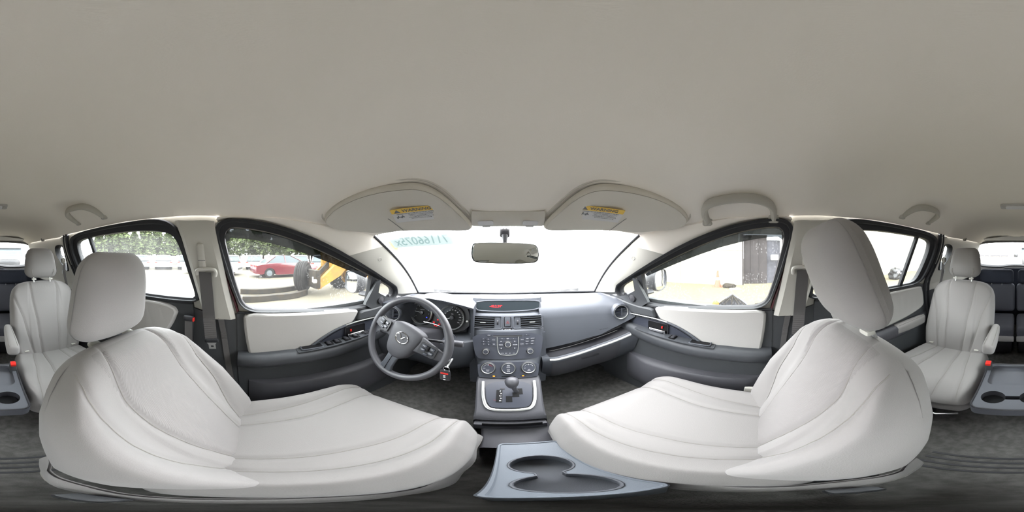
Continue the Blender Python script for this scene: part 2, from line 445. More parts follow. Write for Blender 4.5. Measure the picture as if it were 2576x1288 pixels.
# dark seal round the windshield, dotted band and cowl
g = G(); g.tube([r[0] for r in R_], .007); g.tube([r[-1] for r in R_], .007); g.tube(WB, .007)
g.build('seal', 'rubber', ws)
dots = G(); Fw = lambda i, j: R_[0][20]
for a in range(34):
    for b in range(9):
        s = (a-16.5)/16.5*.19; t = .015+b*.011; wdt = 1-.035*b
        if abs(s) > .19*wdt: continue
        k = 20+s/.556*20; i0 = int(floor(k)); fr = k-i0; ti = t*12; r0 = int(floor(ti)); fr2 = ti-r0
        p = (R_[r0][i0].lerp(R_[r0][i0+1], fr)).lerp(R_[r0+1][i0].lerp(R_[r0+1][i0+1], fr), fr2)+Vector((0,-.002,-.001))
        q = .0022*(1-.06*b); dots.add([p+Vector((-q,0,0)), p+Vector((0,-q,q*.8)), p+Vector((q,0,0)), p+Vector((0,q,-q*.8))], [(0,1,2,3)])
tag(dots.build('dot_band', 'grey_print', ws, smooth=False), kind='stuff')
# number written on the outside of the windshield (reads mirrored from the seats)
pc = R_[1][6].lerp(R_[2][6], .1); px = (R_[1][9]-R_[1][3]); pyv = R_[0][6]-R_[3][6]
Fs = frame(pc+Vector((-.02,.0,.0)), px, pyv)
st = G(); st.add([Fs(.032+a,-.020+b,-.007) for a,b in rrect(.31,.105,.006)], [tuple(range(20))]); so = st.build('registration_sticker', 'label_paper')
tag(so, 'pale strip with mirrored number 71166075 on the upper windshield corner', 'sticker')
mat('sticker_ink', (116,150,150), .6); M['label_paper_g'] = mat('sticker_pale', (196,214,208), .6); so.data.materials[0] = M['sticker_pale']
for q_, c_ in (('sticker_pale',(.050,.060,.058)),('sticker_ink',(.50,.62,.62))):
    nt = M[q_].node_tree; b_ = nt.nodes['Principled BSDF']; nt.nodes.remove(b_); tl_ = nt.nodes.new('ShaderNodeBsdfTranslucent' if q_ == 'sticker_pale' else 'ShaderNodeBsdfTransparent'); tl_.inputs[0].default_value = c_+(1,); nt.links.new(tl_.outputs[0], [n for n in nt.nodes if n.type == 'OUTPUT_MATERIAL'][0].inputs[0])
lettering('71166075x', .100, Fs, 'sticker_ink', so, .030, -.020, -.0055, mirror=True, bold=.0012, sx=.58, depth=0)

# ------------- sides
def side(sgn, n):
    nm = 'left' if sgn < 0 else 'right'; t_out = Vector((sgn*.04, 0, 0))
    g = G()
    # outer contour of the upper side, following the rail
    C = [(-2.2,-.25)]+[(y, zrail(y)+.004) for y in [-2.2,-1.9,-1.6,-1.4,-1.2,-1.05,-.8,-.5,-.3,-.2,-.1]]
    front = [(-.075,.135),(-.01,.133),(.075,.121),(.164,.098),(.263,.067),(.359,.030),(.476,-.022),(.591,-.077),(.716,-.141),(.806,-.19),(.84,-.245)]
    C += front+[(.84,-.30),(-2.2,-.30)]
    yz = lambda P: [(p.y, p.z) for p in smooth([(0,y,z) for y, z in P], True, 1)]
    g.sidefill(C, [yz(FW_OUT), yz(RW_OUT), yz(QW_OUT)], .012, sgn, t_out)
    wall = tag(g.build('wall_'+nm, 'cream_trim', angle=30), 'cream upper side of the cabin on the %s with its pillars' % ('driver side' if sgn < 0 else 'passenger side'), kind='structure')
    # window rims (rounded black rubber) and panes
    def rim(out, inn, m, parent, offo=-.012, offi=.025, name='rim'):
        A = resample(outline(out, sgn, 0, 2), 120, True); B0 = resample(outline(inn, sgn, 0, 2), 120, True)
        # line both loops up
        k = min(range(120), key=lambda i: (B0[i]-A[0]).length); B = B0[k:]+B0[:k]
        off = lambda P, o: [p+Vector((sgn*o,0,0)) for p in P]
        mid = [a.lerp(b, .35) for a, b in zip(A, B)]
        A2 = [a+(a-b)*.12 for a, b in zip(A, B)]
        q = G(); q.rings([off(A2, .02), off(A2, offo*.3), off(A, offo), off(mid, offo*.8), off(mid, .006), off(B, offi*.5), off(B, offi+.02)], True, False)
        return q.build(name, m, parent)
    def pane(P, m, name, label, off=.02):
        q = G(); q.sidefill([(p.y, p.z) for p in outline(P, sgn, off, 2)], [], off, sgn); return tag(q.build(name, m, smooth=False), label, kind='structure')
    b = 'driver' if sgn < 0 else 'passenger'
    w1 = pane(FW_GLASS, 'side_glass', 'window_%d' % n, 'rain-specked side window beside the %s seat' % b)
    rim(FW_OUT, [(-.088,.05),(-.09,.08),(-.074,.108),(-.01,.104),(.075,.090),(.164,.067),(.263,.033),(.359,-.004),(.476,-.054),(.60,-.108),(.70,-.156),(.785,-.20),(.80,-.255),(.70,-.264),(.6,-.269),(.487,-.270),(.313,-.254),(.127,-.240),(-.015,-.233),(-.05,-.123)], 'rubber', w1)
    # smoked strip under the upper frame
    up = [(-.09,.075),(-.074,.106),(-.01,.102),(.075,.088),(.164,.065),(.263,.031),(.359,-.006),(.476,-.056),(.57,-.10)]
    lo = [(-.085,.060),(-.07,.072),(-.01,.068),(.075,.053),(.164,.032),(.263,.001),(.359,-.032),(.476,-.076),(.565,-.112)]
    q = G(); q.loft([[S(y,z,sgn,.026) for y,z in up],[S(y,z,sgn,.034) for y,z in lo]], 30); q.build('rain_visor', 'smoked_visor', w1)
    w2 = pane(FQ_GLASS, 'clear_glass', 'window_%d' % (n+1), 'small triangular quarter window ahead of the %s door mirror' % b)
    q = G(); q.sidefill([(.573,-.10),(.612,-.12),(.632,-.268),(.592,-.272)], [], -.002, sgn, Vector((sgn*.03,0,0))); q.build('post', 'rubber', w2)
    w3 = pane(RW_GLASS, 'rear_door_glass' if sgn < 0 else 'clear_glass', 'window_%d' % (n+2), 'sliding door window on the %s side' % b)
    rim(RW_OUT, RW_GLASS, 'rubber', w3)
    q = G(); q.sidefill([(-.835,.13),(-.86,.13),(-.83,-.205),(-.80,-.205)], [], .008, sgn, Vector((sgn*.02,0,0))); q.build('post', 'rubber', w3)
    w4 = pane([(y,z) for y,z in QW_OUT], 'clear_glass', 'window_%d' % (n+3), 'narrow rear quarter window on the %s side' % b, .03)
    rim(QW_OUT, [(lerp(-1.30,y,.93), lerp(-.01,z,.93)) for y,z in QW_OUT], 'rubber', w4, offo=-.004, offi=.03)
    # A-pillar and rail: from the headliner/windshield edge to the window rim
    topl = [Vector((sgn*xs(y, zrail(y)), y, zrail(y)-.001)) for y in (-.10,.0,.1,.2,.3,.4,.52)]
    ws_edge = [r[-1] if sgn > 0 else r[0] for r in R_][1:]
    low = [S(y, z, sgn, .004) for y, z in [(-.11,.128)]+front]
    A_ = resample(topl, 14)+resample(ws_edge, 18); B_ = resample(low[:7], 14)+resample(low[6:], 19)[1:]
    midl = [a.lerp(b2, .5)+Vector((-sgn*.006, -.004, 0)) for a, b2 in zip(A_, B_)]
    mid1 = [a.lerp(b2, .18)+Vector((-sgn*.006, -.004, 0)) for a, b2 in zip(A_, B_)]
    mid2 = [a.lerp(b2, .82)+Vector((-sgn*.006, -.004, 0)) for a, b2 in zip(A_, B_)]
    out = [b2+Vector((sgn*.03,0,0)) for b2 in B_]
    L5 = [[a+Vector((sgn*.004,.004,.02)) for a in A_], A_, mid1, midl, mid2, B_, out]
    q = G(); q.grid([l[:16] for l in L5]); tag(q.build('trim_%d' % n, 'headliner'), 'headliner edge above the %s door window' % b, kind='structure')
    q = G(); q.grid([l[15:] for l in L5]); p = q.build('trim_%d' % (n+1), 'cream_trim'); tag(p, 'cream windshield pillar cover on the %s side' % b, kind='structure')
    Fp = frame(midl[18]+Vector((-sgn*.002,-.002,.001)), midl[19]-midl[17], B_[18]-A_[18])
    q = G(); q.tube([Fp(.012*cos(a*pi/10), .009*sin(a*pi/10), 0) for a in range(20)], .0008, closed=True, n=5); q.build('cap_ring', 'grey_trim', p)
    # B-pillar cover with raised edge; lower black pillar
    fr = [onside(*c, off=-.012) for c in [(538,556),(546,600),(560,660),(577,740),(592,802)]]
    re = [onside(*c, off=-.012) for c in [(440,556),(457,600),(478,670),(498,740),(516,800)]]
    fl = [(lambda p: Vector((sgn*abs(p.x), p.y, p.z)))(p) for p in fr]; rl = [(lambda p: Vector((sgn*abs(p.x), p.y, p.z)))(p) for p in re]
    q = G(); o_ = Vector((sgn*.03,0,0)); i_ = Vector((-sgn*.012,0,0))
    q.rings([[a+o_ for a in rl], rl, [a.lerp(b2,.12)+i_ for a,b2 in zip(rl,fl)], [a.lerp(b2,.45)+i_*.4 for a,b2 in zip(rl,fl)], [a.lerp(b2,.86)+i_ for a,b2 in zip(rl,fl)], fl, [a+o_ for a in fl]], False, False)
    q.add([rl[-1]+o_, rl[-1], rl[-1].lerp(fl[-1],.5)+i_, fl[-1], fl[-1]+o_], [(0,1,2,3,4)])
    tag(q.build('trim_%d' % (n+2), 'cream_trim'), 'cream middle pillar cover behind the %s seat' % b, kind='structure')
    q = G(); q.sidefill([(-.27,-.225),(-.19,-.25),(-.09,-.26),(-.035,-.25),(-.03,-.5),(-.05,-.98),(-.40,-.98),(-.36,-.5)], [], 0, sgn, Vector((sgn*.05,0,0)))
    tag(q.build('trim_%d' % (n+3), 'black_plastic'), 'black lower middle pillar cover beside the %s seat' % b, kind='structure')
    # red painted edge and door gap between pillar and door
    q = G(); q.tube([S(y,z,sgn,.004) for y,z in [(-.128,.06),(-.112,.0),(-.085,-.1),(-.055,-.2),(-.045,-.25),(-.045,-.42)]], .006, n=6)
    tag(q.build('trim_%d' % (n+4), 'car_red'), 'red painted door edge showing by the middle pillar on the %s side' % b, kind='structure')
    # C-pillar cover
    q = G(); q.sidefill([(-1.13,.155),(-1.20,.15),(-1.205,0),(-1.22,-.10),(-1.24,-.24),(-1.13,-.22),(-1.16,-.1),(-1.165,.03)], [], -.006, sgn, Vector((sgn*.03,0,0)))
    tag(q.build('trim_%d' % (n+5), 'cream_trim'), 'cream rear pillar strip by the %s quarter window' % b, kind='structure')
    # lower wall behind and ahead of the doors
    q = G(); q.sidefill([(-2.2,-.24),(-1.12,-.24),(-1.12,-.98),(-2.2,-.98)], [], .02, sgn, Vector((sgn*.03,0,0)))
    q.sidefill([(-1.12,-.25),(1.35,-.25),(1.35,-1.02),(-1.12,-1.02)], [], .03, sgn, Vector((sgn*.03,0,0)))
    tag(q.build('wall_%s_lower' % nm, 'black_plastic'), 'black lower side lining', kind='structure')
    return wall
side(-1, 2); side(1, 8)

# ------------- rear end: tailgate window, its trim
def rear_pt(u, v, y=-2.2): return aty(u, v, y)
zt, zb, hw = .165, -.155, .555
RWo = [(-.60,.05),(-.585,.12),(-.50,.185),(-.2,.20),(.2,.20),(.50,.185),(.585,.12),(.60,.05),(.56,-.10),(.50,-.155),(.2,-.165),(.10,-.140),(-.10,-.140),(-.2,-.165),(-.50,-.155),(-.56,-.10)]
RWi = [(x*.95, .012+z*.86) for x, z in RWo]
g = G(); ol = smooth([(x,-2.19,z) for x,z in RWo], True, 2); il = smooth([(x,-2.22,z) for x,z in RWi], True, 2)
C = [(-.70,-.28),(-.70,.30),(.70,.30),(.70,-.28)]
g.fill([(x,-2.19,z) for x,z in C], [ol], Vector((0,-.05,0)))
tag(g.build('wall_back', 'grey_trim'), 'grey tailgate trim round the rear window', kind='structure')
g = G(); g.fill([(x,-2.225,z) for x,z in RWo]); rw = tag(g.build('window_20', 'rear_glass', smooth=False), 'oval rear window with fine heater lines', kind='structure')
g = G(); n_ = len(ol); g.rings([[p+Vector((0,.012,0)) for p in ol], [p+Vector((0,.015,0)) if 0 else a.lerp(b,.4)+Vector((0,.02,0)) for a, b in zip(ol, il)], il, [p+Vector((0,-.02,0)) for p in il]], True, False)
g.build('seal', 'rubber', rw)
g = G()
for i in range(13): g.box((0,-2.221,-.115+i*.021), (1.05-.0*i, .0006, .0009))
tag(g.build('heater_lines', 'rubber', rw), kind='stuff')
g = G(); g.prism([(-.70,-2.19,-.20),(-.25,-2.14,-.20),(-.14,-2.14,-.165),(.14,-2.14,-.165),(.25,-2.14,-.20),(.70,-2.19,-.20),(.70,-2.19,-.98),(-.70,-2.19,-.98)], (0,-.03,0))
tag(g.build('wall_back_lower', 'third_row_fabric'), 'dark lower tailgate', kind='structure')
g = G(); g.loft([[(x,-2.17,.205) for x in (-.6,-.3,0,.3,.6)], [(x*.93,-2.05,.262-abs(x)*.1) for x in (-.6,-.3,0,.3,.6)]], 20)
tag(g.build('trim_20', 'grey_trim'), 'grey header trim above the rear window', kind='structure')
# floor, firewall, front lower closure
g = G(); g.box((0,-.45,-1.0), (1.46,3.6,.04)); tag(g.build('floor', 'carpet'), 'dark grey carpet floor of the cabin', kind='structure')
g = G(); g.box((0,1.36,-.66), (1.5,.04,.72)); tag(g.build('wall_front', 'deep_black'), 'dark front bulkhead under the dashboard', kind='structure')
g = G(); g.loft([WB, [p+Vector((0,.15,-.03)) for p in WB], [p+Vector((0,.16,-.2)) for p in WB]], 40); tag(g.build('trim_21', 'deep_black'), 'dark cowl at the foot of the windshield', kind='structure')
# ================================================================ DOORS
def flip(P, sgn): return [Vector((sgn*abs(p.x), p.y, p.z)) for p in P]
def sidepx(px, sgn, off): return flip([onside(u, v, off) for u, v in px], sgn)
def padded(name, m, parent, P, sgn, t=.014, inset=.012, it=2, puff=0):
    """raised soft panel: outline P on the side surface, rounded edge"""
    P = smooth(P, True, it); c = sum(P, Vector((0,0,0)))/len(P); g = G()
    ins = []
    n = len(P)
    for i, p in enumerate(P):
        a = P[i-1]; b = P[(i+1) % n]; d = (b-a); nrm = Vector((0, -d.z, d.y)); nrm = nrm.normalized() if nrm.length > 0 else nrm
        if (c-p).dot(nrm) < 0: nrm = -nrm
        ins.append(p+nrm*inset)
    i1 = [p.lerp(q,.3)+Vector((-sgn*t*.75,0,0)) for p, q in zip(P, ins)]; i2 = [q+Vector((-sgn*t,0,0)) for q in ins]
    off2 = sum(abs(p.x)-xs(p.y,p.z) for p in i2)/n
    on = lambda L, o: [Vector((sgn*(xs(p.y,p.z)+o), p.y, p.z)) for p in L]
    g.rings([on(P, off2+t+.012), on(P, off2+t), on(i1, off2+t*.25), on(i2, off2)], True, False); g.sidefill([(p.y,p.z) for p in i2], [], off2, sgn)
    return g.build(name, m, parent, angle=50)
def front_door(sgn, n):
    b = 'driver' if sgn < 0 else 'passenger'
    g = G(); g.sidefill([(-.05,-.243),(.10,-.248),(.30,-.262),(.48,-.277),(.60,-.283),(.72,-.275),(.86,-.265),(.95,-.30),(.95,-.98),(-.02,-.98),(-.045,-.6)], [], -.004, sgn, Vector((sgn*.03,0,0)))
    d = tag(g.build('door_%d' % n, 'black_plastic'), 'front door lining beside the %s seat, cream above black' % b, kind='structure')
    # window sill strip
    q = G(); q.tube([S(y,z,sgn,-.006) for y,z in [(-.045,-.243),(.127,-.250),(.313,-.264),(.487,-.280),(.60,-.286)]], .006, 6); q.build('sill_seal', 'rubber', d)
    ins = sidepx([(612,786),(680,787),(760,785),(830,781),(893,776),(899,781),(895,790),(884,810),(873,815),(850,824),(830,834),(800,852),(772,873),(762,877),(720,880),(660,887),(627,893),(621,870),(613,820)], sgn, -.008)
    padded('insert_pad', 'cream_vinyl', d, ins, sgn, .014)
    fr = sidepx([(903,779),(940,772),(990,752),(1040,745),(1040,790),(990,786),(955,793),(915,802),(893,808),(898,793)], sgn, -.006)
    padded('upper_pad', 'black_plastic', d, fr, sgn, .016)
    # bright strip sweeping down from the dashboard, then black below
    s1 = sidepx([(1010,781),(955,795),(925,802),(900,808),(885,813),(870,818)], sgn, -.022); q = G(); q.tube(smooth(s1), [.0035]*len(smooth(s1)), 8); q.build('accent_strip', 'satin_metal', d)
    s2 = sidepx([(870,818),(850,827),(832,836),(805,854),(780,874),(768,884)], sgn, -.020); q = G(); q.tube(smooth(s2), .0065, 8); q.build('accent_strip', 'dash_plastic', d)
    blk = sidepx([(955,800),(905,812),(872,822),(840,838),(810,858),(788,878),(830,868),(880,856),(930,846),(970,840)], sgn, -.010)
    q = G(); q.sidefill([(p.y,p.z) for p in smooth(blk, True, 1)], [], -.010, sgn, Vector((sgn*.01,0,0))); q.build('handle_panel', 'stack_plastic', d)
    # pull handle in its bezel
    A = [onside(u,v,-.014) for u,v in [(867,825),(917,812),(918,835),(866,852)]]; A = flip(A, sgn)
    c = sum(A, Vector())/4; F = frame(c, A[1]-A[0], A[0]-A[3])
    if F.z.x*sgn > 0: F = frame(c, A[0]-A[1], A[0]-A[3])
    w = (A[1]-A[0]).length; h = (A[0]-A[3]).length
    q = G(); q.tube([F(x,y,.002) for x,y in rrect(w,h,.008)], .0025, 6, True); hb = q.build('handle_bezel', 'dark_plastic', d)
    q = G(); plate(q, F, 0,0, w*.98,h*.98,.0015,.007); q.build('handle_recess', 'deep_black', hb)
    sx = 1 if F.x.y > 0 else -1
    q = G(); q.rbox(F(sx*.004,-h*.18,.012), (w*.70,.016,.012), .005, (10,4,4), R=F.R); q.build('pull_handle', 'chrome', hb)
    q = G(); q.rbox(F(-sx*w*.36,-h*.22,.008), (.010,.020,.012), .004, (4,4,4), R=F.R); q.build('lock_lever', 'chrome', hb)
    q = G(); plate(q, F, -sx*w*.22, .010, .007,.013,.006,.001); q.build('lock_flag', 'red_plastic', hb)
    # armrest with the switch plate
    L = []
    for y in [-.045,-.02,.05,.15,.25,.35,.45,.55,.65,.75,.86]:
        x0 = xs(y,-.4); zt = interp(y, [(-.05,-.450),(.15,-.440),(.35,-.440),(.55,-.430),(.86,-.40)]); p = interp(y, [(-.05,.045),(.0,.070),(.3,.072),(.55,.058),(.86,.025)])
        L.append([Vector((sgn*X, y, Z)) for X, Z in [(x0+.01,zt+.004),(x0-p*.55,zt+.002),(x0-p*.9,zt-.006),(x0-p,zt-.022),(x0-p*.97,zt-.048),(x0-p*.80,zt-.068),(x0-p*.4,zt-.085),(x0+.01,zt-.10)]])
    q = G(); q.rings(L, False, False); q.add(L[0], [tuple(range(8))]); am = q.build('armrest', 'armrest_plastic', d, angle=50)
    F2 = lambda y: interp(y, [(-.05,-.450),(.15,-.440),(.35,-.440),(.55,-.430),(.86,-.40)])
    def top(y0, y1, xo=.034): # frame on the armrest top
        ym = (y0+y1)/2; x = sgn*(xs(ym,-.4)-xo); o_ = Vector((x, ym, F2(ym)+.006)); t = Vector((sgn*(xs(y1,-.4)-xs(y0,-.4)), y1-y0, F2(y1)-F2(y0)))
        f = frame(o_, t, Vector((-t.y, t.x, 0))*1); return f, (y1-y0)
    f, l = top(.195, .62); q = G(); plate(q, f, 0,0, l*1.0,.062,.004,.006); sp = q.build('switch_plate', 'armrest_plastic', d)
    f, l = top(.215, .31); q = G(); q.tube([f(a,b_,.005) for a,b_ in rrect(l,.042,.005)], .003, 6, True); q.build('pull_cup_rim', 'dash_plastic', sp)
    q = G(); plate(q, f, 0,0,l*.95,.038,.0012,.004, .0042); q.build('pull_cup', 'deep_black', sp)
    ys = (.345,.385,.435,.485) if sgn < 0 else (.40,)
    for y in ys:
        f, l = top(y-.015, y+.015, .036)
        q = G(); plate(q, f, 0,0,.034,.040,.0015,.003,.004); sw = q.build('switch_well', 'deep_black', sp)
        q = G(); q.rbox(f(-.003,0,.010), (.020,.030,.010), .004, (4,4,4), R=f.R @ Matrix.Rotation(.25,3,'Y')); q.build('window_switch', 'dark_plastic', sp)
        q = G(); q.rbox(f(-.009,0,.0145), (.003,.010,.001), .0004, (1,1,1), R=f.R); q.build('switch_mark', 'white_print', sp)
    if sgn < 0:
        f, l = top(.53, .57); q = G(); q.tube([f(a,b_,.005) for a,b_ in rrect(.036,.036,.008)], .002, 6, True); q.build('mirror_switch_ring', 'dark_plastic', sp)
        q = G(); q.rbox(f(0,0,.006), (.024,.024,.008), .005, (4,4,4), R=f.R); q.build('mirror_switch', 'dark_plastic', sp)
    # lower pocket bulge and speaker bulge
    q = G(); L = []
    for y in [.0,.06,.2,.4,.55,.66,.72]:
        x0 = xs(y,-.6)-.004; p = interp(y, [(0,.006),(.06,.04),(.55,.055),(.72,.01)])
        L.append([Vector((sgn*X, y, Z)) for X, Z in [(x0,-.64),(x0-p*.8,-.645),(x0-p,-.66),(x0-p,-.80),(x0-p*.6,-.88),(x0,-.90)]])
    q.rings(L, False, False); q.build('door_pocket', 'dash_lower', d, angle=50)
    return d
front_door(-1, 1); front_door(1, 2)
def rear_door(sgn, n):
    b = 'driver' if sgn < 0 else 'passenger'
    g = G(); g.sidefill([(-.24,-.208),(-.5,-.214),(-.8,-.22),(-1.05,-.225),(-1.12,-.23),(-1.15,-.5),(-1.15,-.98),(-.24,-.98)], [], -.004, sgn, Vector((sgn*.03,0,0)))
    d = tag(g.build('door_%d' % n, 'black_plastic'), 'sliding door lining on the %s side, cream above black' % b, kind='structure')
    ins = [S(y,z,sgn,-.006) for y,z in [(-.30,-.216),(-.6,-.222),(-.9,-.228),(-1.03,-.232),(-1.05,-.25),(-1.07,-.33),(-1.075,-.41),(-.9,-.44),(-.6,-.46),(-.42,-.45),(-.34,-.34)]]
    padded('insert_pad', 'cream_vinyl', d, ins, sgn, .016)
    L = []
    for y in [-.30,-.36,-.6,-.9,-1.05,-1.12]:
        x0 = xs(y,-.5)-.004; p = interp(y, [(-1.12,.01),(-1.0,.05),(-.4,.05),(-.30,.01)])
        L.append([Vector((sgn*X, y, Z)) for X, Z in [(x0,-.465),(x0-p*.8,-.468),(x0-p,-.48),(x0-p,-.51),(x0-p*.5,-.56),(x0,-.58)]])
    q = G(); q.rings(L, False, False); q.build('armrest', 'dash_lower', d, angle=50)
    q = G(); q.tube([S(y,z,sgn,-.006) for y,z in [(-.24,-.208),(-.5,-.213),(-1.04,-.222)]], .006, 6); q.build('sill_seal', 'rubber', d)
rear_door(-1, 3); rear_door(1, 4)
# black door seal strips curving down behind the sliding doors
for sgn in (-1,1):
    for k, (o_, r_) in enumerate(((0,.014),(-.045,.010))):
        q = G(); q.tube(smooth([S(y+o_,z,sgn,-.004) for y,z in [(-1.09,.16),(-1.13,.10),(-1.14,0),(-1.115,-.12),(-1.09,-.22),(-1.12,-.4),(-1.14,-.6),(-1.14,-.95)]]), r_, 8)
        tag(q.build('trim_%d' % (30+k+(2 if sgn > 0 else 0)), 'rubber'), 'black rubber seal behind the %s sliding door' % ('driver side' if sgn < 0 else 'passenger side'), kind='structure')
# ================================================================ SEATS
def soft(name, m, parent, d, r, div, shape, T, seams=(), face=1, along=2, knit=None, depth=.007, wid=.0085, seam_parent=True):
    """upholstered block. face: axis of the sewn face (+), along: axis the seams run on, across is x.
    shape(p) bends the block, T maps local to cabin."""
    hs = [q/2 for q in d]
    def f(p):
        p = Vector(p); t = (p[along]+hs[along])/(2*hs[along]); q = Vector(shape(p, t))
        if p[face] > hs[face]*.25:
            gsum = 0
            for s in seams:
                for sg in (-1, 1):
                    gsum = max(gsum, exp(-((p.x-sg*s(t))/wid)**2))
            q[face] -= depth*gsum
        return q
    g = G(); g.rbox((0,0,0), d, r, div, f)
    n0 = len(g.F); fm = [0]*n0
    if knit:
        for i, F in enumerate(g.F):
            c = sum((g.V[k] for k in F), Vector((0,0,0)))/len(F); t = (c[along]+hs[along])/(2*hs[along])
            n = (g.V[F[1]]-g.V[F[0]]).cross(g.V[F[2]]-g.V[F[0]])
            if abs(n[face]) > .5*n.length and c[face] > 0 and abs(c.x) < knit(t) and .02 < t < .98: fm[i] = 1
    g.V = [T(v) for v in g.V]; g.fm = fm
    o = g.build(name, [m, 'seat_knit'], parent, angle=60)
    if seams:
        for s in seams:
            for sg in (-1, 1):
                L = []
                for k in range(41):
                    t = .03+.94*k/40; p = Vector((sg*s(t), 0, 0)); p[face] = hs[face]; p[along] = -hs[along]+2*hs[along]*t
                    e = Vector([max(-(hs[i]-r), min(hs[i]-r, p[i])) for i in range(3)]); dd = p-e
                    if dd.length > 1e-9: p = e+dd.normalized()*r
                    e1 = Vector((.004,0,0)); e2 = Vector((0,0,0)); e2[along] = .004
                    nn = (f(p+e1)-f(p-e1)).cross(f(p+e2)-f(p-e2)).normalized()
                    if nn[face] < 0: nn = -nn
                    L.append(T(f(p)+nn*.0010))
                q = G(); q.tube(L, .0014, 5); q.build('seam', 'seam_thread', o)
    return o
def placer(o, rx=0, rz=0):
    R = Matrix.Rotation(rz, 3, 'Z') @ Matrix.Rotation(rx, 3, 'X'); o = Vector(o)
    return lambda v: R @ Vector(v)+o
def stitched(root, pos, ang, W=.50, Hh=.56, row2=False, cushion_z=-.66, cl=.50, front_tilt=3):
    """pos: middle of the crease between cushion and backrest"""
    px, py, pz = pos
    # backrest, hinge a little below the crease
    def wprof(t): return interp(t, [(0,.86),(.12,.95),(.3,1.0),(.55,.985),(.72,.94),(.85,.86),(.95,.76),(1,.68)]) if not row2 else interp(t, [(0,.80),(.12,.92),(.3,1.0),(.7,1.0),(.85,.98),(.95,.92),(1,.86)])
    bol = .050 if not row2 else .014
    def shp(p, t):
        w = wprof(t); a = abs(p.x)/(W/2); q = Vector((p.x*w, p.y, p.z))
        if p.y > 0:
            q.y += bol*sstep(a, .52, .86)*interp(t, [(0,.5),(.15,.9),(.5,1),(.75,.6),(1,.15)]) - bol*.9*sstep(a,.90,1.0)
            q.y += .020*sin(pi*min(1,t*1.4))*(1-a*a) - .02*sstep(t,.85,1)
            q.y += .004*sin(a*9)*sin(t*5)*(1 if a > .5 else 0)
        else: q.y += .02*(1-a*a)*0
        q.z -= .035*a**3*sstep(t,.6,1)
        return q
    if not row2: sin_ = lambda t: interp(t, [(0,.075),(.25,.085),(.5,.100),(.75,.115),(1,.125)]); sout = lambda t: interp(t, [(0,.135),(.25,.150),(.45,.170),(.7,.185),(.9,.215),(1,.24)])
    else: sin_ = lambda t: interp(t, [(0,.062),(.5,.075),(1,.115)]); sout = lambda t: interp(t, [(0,.122),(.3,.140),(.55,.17),(.75,.215),(.9,.248),(1,.26)])
    th = .13
    T0 = placer((px, py, pz), ang)
    T = lambda v: T0(Vector((v[0], v[1]-th/2+.01, v[2]+Hh/2-.05)))
    soft('backrest', 'seat_fabric', root, (W, th, Hh), .05, (90,8,40), shp, T, (sin_, sout), 1, 2, sin_)
    # cushion
    C = placer((px, py, pz), radians(front_tilt)); ch = .17
    def shc(p, t):
        a = abs(p.x)/(W/2); q = Vector((p.x*interp(t, [(0,.90),(.3,.97),(.7,1.0),(1,.96)]), p.y, p.z))
        if p.z > 0:
            q.z += (.028 if not row2 else .008)*sstep(a,.55,.85) - (.045 if not row2 else .016)*sstep(a,.86,1.0)
            q.z += .014*sin(pi*t)*(1-a*a)
            q.z -= .040*sstep(t,.80,1.0)
        q.y += .035*(1-a*a)*sstep(t,.6,1)
        return q
    if not row2: ci = lambda t: interp(t, [(0,.085),(.5,.10),(1,.14)]); co = lambda t: interp(t, [(0,.14),(.5,.17),(1,.20)])
    else: ci = lambda t: interp(t, [(0,.062),(.5,.07),(1,.10)]); co = lambda t: interp(t, [(0,.122),(.5,.15),(1,.20)])
    TC = lambda v: C(Vector((v[0], v[1]+cl/2-.055, v[2]-ch/2)))
    soft('cushion', 'seat_fabric', root, (W*1.02, cl, ch), .05, (90,40,8), shc, TC, (ci, co), 2, 1, None)
    # head restraint on two posts
    return T, TC, shp
def headrest(root, c, d=(.265,.115,.235), ang=.2, tt=.78, curls=False):
    T = placer(c, ang)
    def sh(p, t):
        w = interp(t, [(0,.98),(.2,1.0),(.6,.93),(.85,.84),(1,tt)]); q = Vector((p.x*w, p.y, p.z))
        a = abs(p.x)/(d[0]/2); q.y -= .022*a*a if p.y > 0 else 0; q.y *= interp(t, [(0,.75),(.3,1),(.7,1),(1,.8)])
        return q
    h = soft('headrest', 'seat_fabric', root, d, .055, (26,14,22), sh, T, (), 1, 2)
    for sx in ((-1,1) if curls else ()):
        q = G(); q.tube([T((sx*(.075+.012*sin(k*.6)), d[1]/2-.012-.0*k, -d[2]/2+.012+k*.012)) for k in range(5)], .0028, 5); q.build('seam', 'seam_thread', h)
    for sx in (-1,1):
        p = G(); p.tube([T((sx*.065, 0, -d[2]/2+.01)), T((sx*.065, 0, -d[2]/2-.06))], .006, 10); p.build('post', 'satin_metal', h)
    for sx in (-1,1):
        b = G(); b.rbox(T((sx*.065, .012, -d[2]/2-.012)), (.034,.026,.014), .005, (4,4,2)); b.build('post_guide', 'cream_trim', h)
    return h
